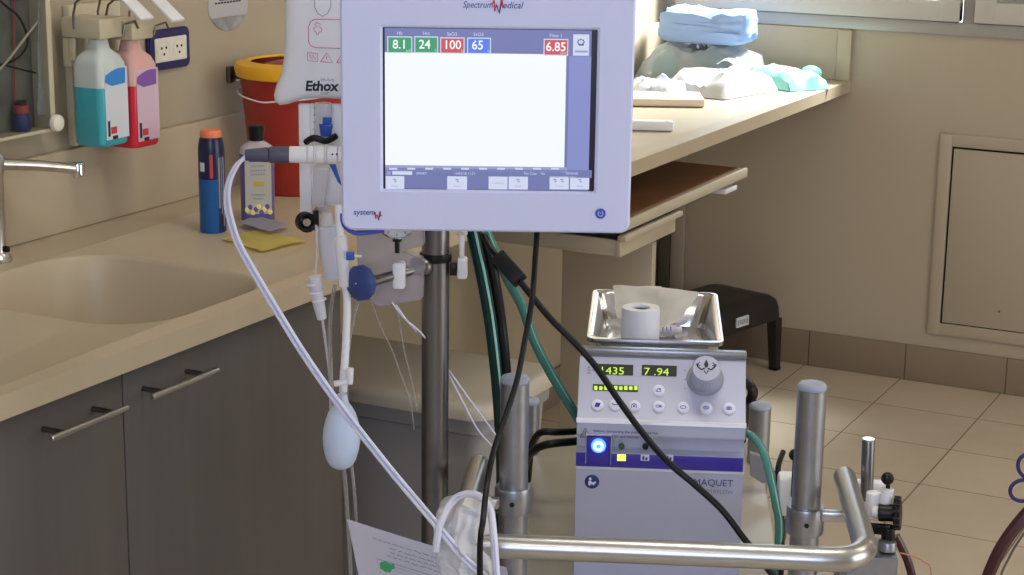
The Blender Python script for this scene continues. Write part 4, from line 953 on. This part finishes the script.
for k, (px_, py_, t) in enumerate(btn):
    M_ = pm(px_, py_); g = G(M_).use('console_light').lathe([(.0088, 0), (.0088, .0006), (.0078, .0010)], None, 28); g.use('console_white').lathe([(.0074, .0010), (.0072, .0022), (.0050, .0026), (.001, .0027)], None, 28)
    g.use('ink_navy')
    if k == 0: g.prism([(-.004, -.003), (.002, -.0035), (.0045, .0025), (-.002, .003)], .0027, .0031)
    elif k == 1: g.box(-.0035, .0035, -.0006, .0006, .0027, .003).box(-.0045, -.0025, .001, .002, .0027, .003)
    elif k == 2: g.tube([(-.003, -.003, .0028), (-.003, .0015, .0028), (0, .003, .0028), (.003, .0015, .0028), (.003, -.003, .0028)], .0005, 6, False).box(-.001, .001, -.002, .001, .0027, .003)
    elif k == 3: g.tube([(-.0035, -.002, .0028), (0, .003, .0028), (.0035, -.002, .0028), (-.0035, -.002, .0028)], .0005, 6, False).box(.001, .003, .001, .003, .0027, .003)
    elif k == 4: g.text('CM', Matrix.Translation((0, -.0018, .0028)), .0055, .0001, align='CENTER', bold=.02)
    else:
        g.tube([(.0036*cos(a_), .0022*sin(a_), .0028) for a_ in [q_*pi/8 for q_ in range(17)]], .00045, 6, False)
        if k == 7: g.prism([(-.003, -.002), (-.003, .002), (.003, -.002), (.003, .002)], .0027, .003) if False else g.tube([(-.003, -.002, .0029), (-.003, .002, .0029), (.003, -.002, .0029), (.003, .002, .0029), (-.003, -.002, .0029)], .0005, 6, False)
        if k == 6: g.tube([(-.002, 0, .0029), (0, .001, .0029), (.0, -.001, .0029), (.002, 0, .0029)], .0004, 6, False)
    g.build('button', r)
# big dial
M_ = pm(705, 379)
g = G(M_).use('console_dark').lathe([(.0245, 0), (.0255, .0006), (.0235, .0016), (.021, .0016)], None, 40, False).use('console').lathe([(.0222, .0005), (.0218, .004), (.0212, .005)], None, 40, False)
g.use('console'); g.lathe([(.0205, .001), (.0205, .010), (.0198, .012), (.0195, .034), (.0180, .037), (.001, .0372)], None, 40)
for k in range(30): a_ = k*2*pi/30; g.rod((.0196*cos(a_), .0196*sin(a_), .012), (.0192*cos(a_), .0192*sin(a_), .0335), .0007, seg=6)
d = g.build('dial_knob', r)
g = G(M_).use('ink_black'); z_ = .0373
g.prism([(-.003, .006), (0, .013), (.003, .006), (.0015, .001), (-.0015, .001)], z_, z_+.0003)
for s_ in (-1, 1):
    g.tube([(s_*.002, 0, z_), (s_*.007, -.002, z_), (s_*.011, .002, z_), (s_*.013, .006, z_)], .0011, 6, False); g.tube([(s_*.009, .009, z_), (s_*.012, .005, z_), (s_*.008, .004, z_)], .0007, 6, False)
g.tube([(-.003, -.003, z_), (0, -.008, z_), (.003, -.003, z_)], .0008, 6, False)
g.build('dial_mark', d)
# warning strip on the lip
def lw(px, py, v=2.3918): return L(P(px, py, v))
g = G(CF); q = [lw(*p) for p in ((580, 433.5), (591, 433.5), (585.5, 424.5))]
ML = lookM((0, 2.3915, 0), (1, 0, 0), (0, 0, 1))
def lp(px, py): q_ = L(P(px, py, 2.3915)); return q_.x, q_.z
def lmm(px, py): q_ = lp(px, py); return Matrix.Translation((q_[0], 2.3912, q_[1])) @ Matrix.Rotation(pi/2, 4, 'X')
t3 = [(580, 437), (591, 437), (585.5, 428), (580, 437)]; g.use('ink_black').tube([(lp(*p)[0], 2.3912, lp(*p)[1]) for p in t3], .0005, 6, False); g.tube([(lp(585.5, 431)[0], 2.3912, lp(585.5, 431)[1]), (lp(585.5, 434.5)[0], 2.3912, lp(585.5, 434.5)[1])], .0005, 6, False)
g.use('ink_navy').text('Before connecting the patient read the', lmm(593.5, 432), 4.2*kp_, .0001); g.text('instructions for use manual', lmm(593.5, 436.8), 4.2*kp_, .0001)
g.build('warning_text', r)
# illuminated power switch with guard
q = L(P(598.5, 446.5, 2.39)); Mq = CF @ lookM((q.x, 2.3985, q.z), (1, 0, 0), (0, 0, 1))
g = G(Mq).use('console_purple').box(-.0165, .0165, -.026, .012, -.001, .004, .002); sw = g.build('switch_block', r)
G(Mq).use('led_blue').lathe([(.0100, .0042), (.0100, .006), (.0080, .007), (.001, .007)], None, 32).build('blue_light_ring', sw)
G(Mq).use('led_cyan').lathe([(.0072, .0072), (.0066, .0080), (.001, .0081)], None, 32).build('switch_button', sw)
G(Mq).use('led_blue').lathe([(.0034, .0082), (.003, .0084), (.001, .0084)], None, 20).build('switch_centre', sw)
G(Mq).use('clear').box(-.0175, -.0165, -.025, .016, -.002, .010, 0).box(.0165, .0175, -.025, .016, -.002, .010, 0).box(-.0175, .0175, .0162, .0170, -.002, .010, 0).build('switch_guard', sw)
for px_, mn, nm in ((621.5, 'led_off', 'socket'), (645.5, 'black', 'socket')):
    q = L(P(px_, 444.5, 2.411)); G(CF).use(mn).rod((q.x, 2.4118, q.z-.002), (q.x, 2.406, q.z-.002), .0042, seg=20, bev=.0008).build('indicator_lamp', r)
g = G(CF)
for px_, mn in ((621.5, 'led_yellow'), (645, 'console_white'), (669, 'console_white')):
    q = L(P(px_, 457.5, 2.398)); g = G(CF).use(mn).box(q.x-.0058, q.x+.0058, 2.3965, 2.3984, q.z-.0045, q.z+.0045, .0006)
    if mn != 'led_yellow': g.use('ink_navy').box(q.x-.0035, q.x-.0008, 2.3958, 2.3963, q.z-.0028, q.z+.0028).box(q.x+.0006, q.x+.0035, 2.3958, 2.3963, q.z-.0028, q.z+.001)
    g.build('status_light', r)
q = L(P(592, 481.5, 2.4)); g = G(CF @ lookM((q.x, 2.3998, q.z), (1, 0, 0), (0, 0, 1))).use('navy').lathe([(.0100, 0), (.0100, .0006), (.0098, .0007)], None, 30)
g.use('console_white').ball((-.0025, .0042, .0010), .0020, (1, 1, .2)).prism([(-.005, -.004), (-.005, .001), (-.002, .002), (.001, -.001), (.005, .001), (.006, -.001), (.002, -.005), (-.001, -.003), (-.003, -.006)], .0009, .0012)
g.build('manual_sign', r)
g = G(CF)
def fm(px, py): q_ = L(P(px, py, 2.4)); return Matrix.Translation((q_.x, 2.3994, q_.z)) @ Matrix.Rotation(pi/2, 4, 'X')
g.use('ink_navy').text('MAQUET', fm(733, 486.5), 7.2*kp_/.70, .0001, align='RIGHT', sx=.98); g.use('ink_grey').text('ROTAFLOW', fm(733, 494), 4.2*kp_/.70, .0001, align='RIGHT', sx=1.0)
g.build('brand_lettering', r)

# instrument tray lying behind the control panel on the console
zr = .9335
c4 = [L(atZ(a, b, zr)) for a, b in ((587, 339), (727, 343.5), (713, 293), (594, 290))]; print('V front', c4[0].y, c4[1].y)
tc_ = [sum(c.x for c in c4)/4, sum(c.y for c in c4)/4]; tw = ((c4[1].x-c4[0].x)+(c4[2].x-c4[3].x))/2; td = ((c4[3].y-c4[0].y)+(c4[2].y-c4[1].y))/2
zt_ = zp1-.036
print('tray', c4, tc_, tw, td, 'zp1', zp1, 'ztop', zp1+.012)
def tr(ins, z, rr_): return [(tc_[0]+x, tc_[1]+y, z) for x, y in rrect(tw-2*ins, td-2*ins, rr_, 5)]
zb0 = zt_ + .001
r = empty('instrument_tray', CF @ Vector((tc_[0], tc_[1], zb0)), 'shiny steel instrument tray lying on top of the console', 'tray', None, radians(23))
g = G(CF).use('tray_steel').loft([tr(.022, zb0, .02), tr(.020, zb0+.002, .02), tr(.008, zr-.002, .016), tr(.006, zr, .016), tr(.001, zr, .014), tr(0, zr-.002, .014), tr(.0, zr-.005, .014), tr(-.001, zr-.005, .014), tr(-.001, zr+.0008, .014), tr(.0055, zr+.0015, .016), tr(.010, zr-.003, .016), tr(.021, zb0+.004, .02), tr(.03, zb0+.003, .015), tr(.06, zb0+.003, .01)])
g.build('tray_pan', r, 50)
zi = zb0+.0045
# tape roll
q = L(atZ(641, 333, zi)); 
r = empty('tape_roll', CF @ Vector((q.x, q.y, zi)), 'white adhesive tape roll standing on end in the steel tray', 'tape')
tq = L(P(641, 307, 2.535)); tht = (tq.z-zi)/.047; Mq = CF @ Matrix.Translation((tq.x, tq.y, zi)) @ Matrix.Diagonal((1, 1, tht, 1))
G(Mq).use('tape').lathe([(.0125, .001), (.0268, .001), (.0272, .003), (.0270, .045), (.0262, .047), (.0135, .047), (.0125, .045)], None, 40, False).build('tape', r)
G(Mq).use('tape_core').lathe([(.0124, .001), (.0124, .0445), (.0112, .0445), (.0112, .001)], None, 30, False).build('core', r)
# gauze papers leaning
def leaf(pts, v0, v1, mn, name, lab, cat, seed, par=None, n=12):
    q = [P(a, b, v) for (a, b), v in zip(pts, (v1, v1, v0, v0))]
    def f(u, v): p = q[0].lerp(q[1], u).lerp(q[3].lerp(q[2], u), v); return p + nn*(.004*noise.noise(Vector((u*3+seed, v*3, 0)))+.0006)
    o = G().use(mn).sheet(n, n, f, .0006).build(name, par); 
    return tag(o, lab, cat) if lab else o
o = leaf([(613, 285.5), (661, 286.5), (672, 318), (618, 326)], 2.575, 2.615, 'gauze_paper', 'gauze_packet', 'cream paper gauze packet leaning in the tray behind the tape roll', 'packet', 3)
o2 = leaf([(660, 287), (700, 292.5), (678, 322), (655, 330)], 2.568, 2.600, 'gauze_paper', 'gauze_packet', 'cream paper packet with a pointed fold leaning right of the tape roll', 'packet', 6)
o3 = leaf([(606, 320), (625, 318), (640, 334), (612, 332)], 2.555, 2.56, 'gauze_paper', 'gauze_packet', 'small white paper corner sticking out left of the tape roll', 'packet', 8)
for k, (px_, py_, lab) in enumerate(((668, 331, 'small clear vial with blue print lying in the tray beside the tape roll'), (680, 322, 'small clear vial lying behind the other vial at the tray side'))):
    q = L(atZ(px_, py_, zi+.006)); r = empty('vial', CF @ Vector((q.x, q.y, zi)), lab, 'vial', 'vials in the steel tray')
    a_ = radians(15+30*k); d_ = Vector((cos(a_), sin(a_), 0)); c_ = Vector((q.x, q.y, zi+.0075))
    G(CF).use('frosted').rod(c_-d_*.018, c_+d_*.012, .007, bev=.0015).build('vial_body', r)
    g = G(CF).use('ink_navy'); 
    for j in range(4): g.tube([c_-d_*(.014-.006*j)+Vector((0, -.0072*cos(t), .0072*sin(t))) for t in (0, .5, 1.0)], .0008, 6, False)
    g.build('vial_print', r)
    G(CF).use('white_plastic').rod(c_+d_*.0122, c_+d_*.021, .0045, bev=.001).build('vial_cap', r)

# ================================================================== TUBES AND CABLES around the cart
def cab(pts, rr_, mn, name, lab, cat='cable', grp=None, yaw=27.13, stripe=None, sm=None):
    W = [P(a, b, c, yaw) for a, b, c in pts]; g = G().use(mn).tube(W, rr_, 12)
    if stripe: g.use(stripe).tube([p-FF*rr_*.78+RR*rr_*(sm or .3) for p in W], rr_*.28, 6)
    o = g.build(name); return tag(o, lab, cat, grp)
cab([(462, 150, 2.36), (466, 200, 2.36), (474, 240, 2.36), (482, 275, 2.36), (490, 320, 2.37), (496, 370, 2.38), (500, 420, 2.42), (502, 480, 2.5), (500, 560, 2.6)], .0085, 'tube_dark_green', 'gas_hose', 'thick dark green hose falling from behind the monitor', 'hose', stripe='tube_line', sm=.4)
cab([(476, 150, 2.38), (480, 200, 2.38), (486, 240, 2.38), (493, 275, 2.38), (500, 320, 2.39), (505, 370, 2.40), (509, 430, 2.5), (510, 560, 2.6)], .0085, 'black', 'black_hose', 'thick black hose beside the dark green hose', 'hose')
W = [P(a, b, c, 27.13) for a, b, c in ((478, 200, 2.33), (486, 232, 2.33), (497, 256, 2.35), (508, 280, 2.42), (522, 306, 2.46), (533, 338, 2.48), (549, 370, 2.50), (568, 402, 2.52), (582, 425, 2.56))]
r = empty('green_tube', W[3], 'light green oxygen tube passing behind the black adapter to the console', 'tube')
G().use('tube_green').tube(W, .0068, 12).build('tube', r); G().use('tube_line').tube([p-FF*.0052-RR*.0022 for p in W], .0018, 6).tube([p-FF*.0052+RR*.0034 for p in W], .0010, 6).build('reflex_stripe', r)
W = [P(a, b, c) for a, b, c in ((738, 428, 2.66), (748, 434, 2.50), (757, 441, 2.47), (765, 456, 2.45), (771, 480, 2.43), (776, 505, 2.42), (779, 530, 2.42), (776, 600, 2.42))]
r = empty('green_tube', W[3], 'light green tube leaving the right side of the console downwards', 'tube')
G().use('tube_green').tube(W, .0058, 12).build('tube', r); G().use('tube_line').tube([p-FF*.0045+RR*.002 for p in W], .0013, 6).build('reflex_stripe', r)
W = [P(a, b, c) for a, b, c in ((776, 470, 2.50), (786, 484, 2.49), (782, 500, 2.48), (772, 492, 2.48), (778, 478, 2.50), (790, 490, 2.5), (788, 515, 2.5), (783, 540, 2.5))]
o = G().use('tube_green').tube(W, .0035, 10).build('coiled_tube'); tag(o, 'small coil of green tube beside the right front post', 'tube')
# adapter box and cable
a0 = P(498, 256, 2.30, 27.13); a1 = P(520, 281, 2.27, 27.13); ax = (a1-a0).normalized(); sd = ax.cross(FF).normalized()
r = empty('cable_adapter', a0, 'black adapter box on a black cable hanging below the monitor', 'adapter')
Mq = lookM((a0+a1)/2, ax, sd); Ln = (a1-a0).length
G(Mq).use('rubber').box(-Ln/2, Ln/2, -.0105, .0105, -.008, .008, .0025).build('adapter_box', r)
cb = [(476, 190, 2.36), (481, 225, 2.34), (490, 247, 2.31), (498, 256, 2.30)]
G().use('black').tube([P(*p, 27.13) for p in cb], .0045, 12).build('cable', r)
cb = [(520, 281, 2.27), (531, 295, 2.27), (550, 318, 2.27), (575, 343, 2.265), (596, 367, 2.26), (622, 405, 2.26), (645, 436, 2.26), (668, 462, 2.26), (695, 485, 2.25), (722, 510, 2.24), (745, 540, 2.22), (765, 565, 2.2), (790, 610, 2.2), (790, 720, 2.22), (760, 860, 2.3)]
G().use('black').tube([P(*p, 27.13) for p in cb], .0043, 12).build('cable', r)
cab([(538, 160, 2.27), (538, 200, 2.25), (537, 232, 2.22), (535, 262, 2.2), (532, 300, 2.16), (525, 340, 2.13), (517, 380, 2.11), (506, 415, 2.09), (494, 450, 2.07), (487, 485, 2.04), (483, 520, 1.99), (480, 548, 1.98), (481, 620, 2.0), (486, 760, 2.1), (500, 900, 2.2)], .0036, 'black', 'power_cable', 'thin black cable hanging from the monitor down past the handle')
cab([(597, 428, 2.73), (577, 431, 2.72), (557, 432, 2.70), (543, 432, 2.70), (536, 437, 2.72), (531, 450, 2.75), (528, 480, 2.8)], .0056, 'black', 'console_hose', 'upper black hose between the left posts and the console', 'hose', 'black hoses left of the console', yaw=23)
cab([(597, 438, 2.70), (577, 441, 2.66), (557, 443, 2.64), (545, 445, 2.64), (535, 450, 2.66), (526, 462, 2.7), (520, 500, 2.75)], .0062, 'black', 'console_hose', 'lower black hose between the left posts and the console', 'hose', 'black hoses left of the console', yaw=23)
cab([(748, 383, 3.05), (753, 392, 3.02), (749, 404, 3.02), (744, 420, 3.0), (741, 440, 2.95)], .009, 'black', 'power_lead', 'black lead behind the console by the right rear post', yaw=23)
cab([(783, 452, 2.55), (778, 470, 2.50), (781, 500, 2.45), (782, 540, 2.42), (780, 600, 2.4)], .0040, 'black', 'drain_hose', 'black hose between the green tube and the right front post', 'hose', yaw=23)
# black thumb knob between the posts and a grey flap
q = P(795, 455, 2.42); tag(G().use('black').ball(q, .0085).rod(q, q+Vector((.0, 0, -.06)), .003).build('thumb_knob'), 'small black knob peeking out left of the right front post', 'knob')
o = G(CF).use('white_plastic').box(.245, .285, 2.43, 2.47, .70, .755, .006).build('white_block'); 
q = L(P(792, 492, 2.44)); o.location = CF @ Vector((q.x, q.y, q.z-.03)); tag(o, 'white plastic block behind the right front post', 'block')
tag(G(CF).use('console_dark').prism([(L(P(a, b, 2.80)).x, L(P(a, b, 2.80)).z) for a, b in ((750, 452), (760, 455), (782, 478), (776, 482), (762, 482), (750, 474))], -.006, .006, lookM((0, 2.80, 0), (1, 0, 0), (0, 0, 1))).build('bracket_plate'), 'dark grey angled plate below the right rear post', 'bracket')

# plastic bag over the left end of the handle
def bagpt(u, v):
    # hangs over the handle end: front flap falls towards the viewer, crumpled
    c = [(444, 498, 2.20), (470, 489, 2.20), (497, 500, 2.16)], [(436, 512, 2.12), (462, 505, 2.10), (492, 520, 2.10)], [(434, 535, 2.08), (456, 545, 2.05), (486, 552, 2.06)], [(432, 552, 2.08), (462, 572, 2.05), (500, 590, 2.06)], [(446, 575, 2.08), (468, 600, 2.06), (505, 630, 2.06)]
    def row(i): a, b, d_ = c[i]; t = u*2; return Vector(P(*a, 27.13)).lerp(P(*b, 27.13), t) if t < 1 else Vector(P(*b, 27.13)).lerp(P(*d_, 27.13), t-1)
    s = v*4; i = min(int(s), 3); p = row(i).lerp(row(i+1), s-i)
    n1 = abs(noise.noise(Vector((u*3.5, v*4.5, 1.2)))); n2 = noise.noise(Vector((u*9, v*7, 4)))
    return p - FF*(.022*n1+.008*n2) + RR*.010*noise.noise(Vector((u*4, v*6, 8)))
r = empty('plastic_bag', P(462, 505, 2.12), 'crumpled translucent plastic bag draped over the left end of the handle', 'bag')
G().use('clear_bag').sheet(34, 34, bagpt).build('bag_film', r, 25)
W = [P(a, b, c, 27.13) for a, b, c in ((436, 552, 2.05), (440, 525, 2.06), (452, 502, 2.08), (466, 494, 2.08), (480, 497, 2.07), (490, 510, 2.05), (494, 540, 2.02), (498, 600, 2.0))]
G().use('cable_white').tube(W, .0045, 10).use('cable_stripe').tube([p-FF*.0035 for p in W], .0011, 6).build('bag_seam', r)

# leaflet
VL = 2.13; Mq = MF @ lookM((0, VL, 0), (1, 0, 0), (0, 0, 1))
def lf(px, py): w_ = L(P(px, py, VL, 27.13), MF); return Vector((w_.x, w_.z))
A = lf(347, 519); B = lf(446, 549); ux = (B-A).normalized(); uy = Vector((-ux.y, ux.x)); 
dn = (lf(358.5, 575)-A).normalized()
Ml = MF @ lookM((A.x, VL, A.y), (ux.x, 0, ux.y), (-dn.x, 0, -dn.y))
r = empty('leaflet', MF @ Vector((A.x, VL, A.y)), 'white printed leaflet with small green trees, tilted at the bottom edge', 'paper')
G(MF @ Matrix.Translation((0, VL, 0))).use('paper')
ml = MF @ Matrix.Translation((0, VL, 0))
def l3(s, t, o=0): p = A+ux*s+dn*t; return Vector((p.x, -o, p.y))
g = G(ml).use('paper').sheet(10, 12, lambda u, v: l3(u*.205, v*.20, .003*sin(u*3)), .0006); g.build('sheet', r)
g = G(ml).use('ink_grey'); random.seed(3)
def stroke(pts, rr_=.00045): g.tube([l3(s, t, .0014+.003*sin(s/.205*3)) for s, t in pts], rr_, 5, False)
for rw, (s0, s1, t0) in enumerate(((.030, .125, .0145), (.050, .120, .0215), (.050, .115, .0275), (.045, .125, .033))):
    s = s0
    while s < s1:
        ww = random.uniform(.004, .010); stroke([(s+ww*k/4, t0+random.uniform(-.0009, .0009)) for k in range(5)]); s += ww+.0022
stroke([(.036, .118), (.030, .042), (.150, .042)], .0004)
for k in range(3): stroke([(.04+.001*k, .046+.003*k), (.13, .046+.003*k)], .00015) if k < 1 else None
g.use('ink_green')
for s, t in ((.041, .050), (.0550, .046), (.069, .0425)):
    for k in range(7): a_ = k*2*pi/7; p = l3(s+.0048*cos(a_), t+.0035*sin(a_), .0015); g.ball(p, .0040, (1, .15, 1))
    p = l3(s, t+.007, .0015); g.box(p.x-.0008, p.x+.0008, p.y, p.y+.0006, p.z-.006, p.z+.002)
g.build('printing', r)

# ================================================================== CLAMPS at the lower right
r = empty('accessory_clamp', CF @ Vector((.29, 2.25, .72)), 'black and white clamp with black knobs on the right side of the cart', 'clamp')
VC = 2.36
def cp(px, py, v=VC): return P(px, py, v)
G().use('pole_steel').rod(cp(866.5, 500), cp(868.5, 440), .0085, bev=.001).build('clamp_rod', r)
G().use('chrome').rod(cp(868.5, 440), cp(868.6, 438.5), .0080).build('rod_end', r)
q = L(cp(873, 497, 2.38)); g = G(CF).use('white_plastic').box(q.x-.030, q.x+.018, q.y, q.y+.02, q.z-.03, q.z+.020, .006); g.build('white_body', r)
g = G().use('white_plastic').rod(cp(872, 515, 2.34), cp(874, 492, 2.34), .010, bev=.002).rod(cp(885, 508, 2.33), cp(888, 488, 2.33), .0080, bev=.001).rod(cp(872, 512, 2.33), cp(890, 514, 2.32), .008, bev=.002); g.build('white_arm', r)
G().use('black').rod(cp(888, 489, 2.33), cp(888, 482, 2.33), .003).ball(cp(887.5, 478.5, 2.33), .0085).build('ball_knob', r)
g = G(); dk = (RR*.93-FF*.30).normalized(); c_ = cp(894, 513, 2.32)
g.use('black').rod(c_-dk*.020, c_, .0115, bev=.001).rod(c_, c_+dk*.009, .0215, .0205, bev=.003)
Mk = Matrix.Translation(c_) @ dk.to_track_quat('Z', 'Y').to_matrix().to_4x4()
for k in range(14): g.add((lambda b: (bmesh.ops.create_cone(b, cap_ends=True, segments=8, radius1=.002, radius2=.002, depth=.008), b)[1])(bmesh.new()), Mk @ Matrix.Translation((.0208*cos(k*pi/7), .0208*sin(k*pi/7), .0045)))
g.build('disc_knob', r)
G().use('black').rod(cp(888, 543, 2.31), cp(888, 527, 2.31), .0085, .0095, bev=.002).rod(cp(868, 528, 2.33), cp(892, 530, 2.31), .0075, bev=.002).build('set_screw', r)
G().use('satin_steel').rod(cp(887, 550, 2.30), cp(887.5, 541, 2.30), .0125, .0115, bev=.001).build('washer', r)
# metal block
q0 = L(cp(895, 549, 2.31)); 
Mq = CF @ Matrix.Translation((q0.x, 2.31, q0.z)) 
r = empty('metal_block', Mq @ Vector((-.03, .0, -.06)), 'angled steel block under the black knobs at the lower right', 'block')
g = G(Mq).use('satin_steel'); prof_ = [(.0, 0), (-.034, .0), (-.072, -.030), (-.072, -.09), (.0, -.09)]
b = bmesh.new(); v_ = [b.verts.new((x, -.035, z)) for x, z in prof_]; f = b.faces.new(v_); e = bmesh.ops.extrude_face_region(b, geom=[f]); bmesh.ops.translate(b, vec=(0, .075, 0), verts=[x for x in e['geom'] if isinstance(x, bmesh.types.BMVert)]); bmesh.ops.recalc_face_normals(b, faces=b.faces[:]); bmesh.ops.bevel(b, geom=b.edges[:], offset=.0015, segments=2, affect='EDGES')
g.add(b); g.build('block_body', r)
G(Mq).use('dark_steel').box(-.0745, -.0725, -.03, .03, -.085, -.034, .0005).build('side_plate', r)

# dark red tubes and wires at the lower right
line([(896, 536, 2.4), (903, 550, 2.4), (909, 565, 2.4), (914, 590, 2.4), (916, 650, 2.4), (922, 760, 2.42), (935, 860, 2.5), (985, 880, 2.75)], .0062, 'dark_red', 'blood_tube', 'dark red tube leaving the steel block downwards', 'tube', 'dark red blood tubes')
line([(1108, 468, 2.22), (1085, 466, 2.2), (1060, 480, 2.2), (1040, 500, 2.2), (1022, 519, 2.2), (1006, 540, 2.2), (994, 562, 2.2), (985, 590, 2.2), (980, 650, 2.2), (985, 760, 2.25), (1010, 860, 2.35), (1060, 905, 2.55)], .0085, 'dark_red', 'blood_tube', 'thick dark red tube curving at the lower right corner', 'tube', 'dark red blood tubes')
line([(1055, 495, 2.25), (1030, 525, 2.25), (1010, 556, 2.25), (998, 590, 2.25), (990, 680, 2.25), (1000, 800, 2.3)], .0016, 'pole_steel', 'thin_wire', 'thin grey wire following the thick dark red tube', 'wire')
line([(900, 553, 2.38), (912, 556, 2.38), (924, 562, 2.38), (931, 572, 2.38), (928, 620, 2.38), (920, 720, 2.4), (925, 840, 2.45)], .0010, 'orange_wire', 'thin_wire', 'fine orange wire curling beside the steel block', 'wire')
# ring handles at the right edge of the frame
VS = 2.25
def pr(px, py): return P(px, py, VS, 27.13)
r = empty('scissors', pr(1035, 480), 'instrument with two dark blue finger rings at the right edge', 'scissors')
for cx_, cy_, rx_, ry_, tl in ((1023, 490.5, 13, 10.5, -.15), (1029, 466, 11, 12, -.3)):
    W = [pr(cx_+rx_*cos(t)*cos(tl)-ry_*sin(t)*sin(tl), cy_+rx_*cos(t)*sin(tl)+ry_*sin(t)*cos(tl)) for t in [k*pi/14 for k in range(29)]]
    G().use('ring_blue').tube(W, .0026, 8, False).build('finger_ring', r)
G().use('steel').tube([pr(1036, 492), pr(1060, 480), pr(1110, 476)], .0028, 8).build('blade', r)
G().use('steel').tube([pr(1038, 466), pr(1060, 474), pr(1110, 482)], .0028, 8).build('blade', r)

# stand just outside the frame that carries the tube and the instrument
q = pr(1112, 478); r = empty('side_stand', (q.x, q.y, 0), 'steel stand at the far right holding the red tube and the blue ringed instrument', 'stand')
G().use('pole_steel').rod((q.x+.012, q.y, .03), (q.x+.012, q.y, 1.05), .011, bev=.002).build('stand_pole', r)
G().use('dark_steel').rod((q.x+.012, q.y, .001), (q.x+.012, q.y, .03), .13, .11, bev=.006).build('stand_base', r)
G().use('steel').box(q.x-.006, q.x+.032, q.y-.018, q.y+.018, q.z-.02, q.z+.02, .004).build('holder_clip', r)
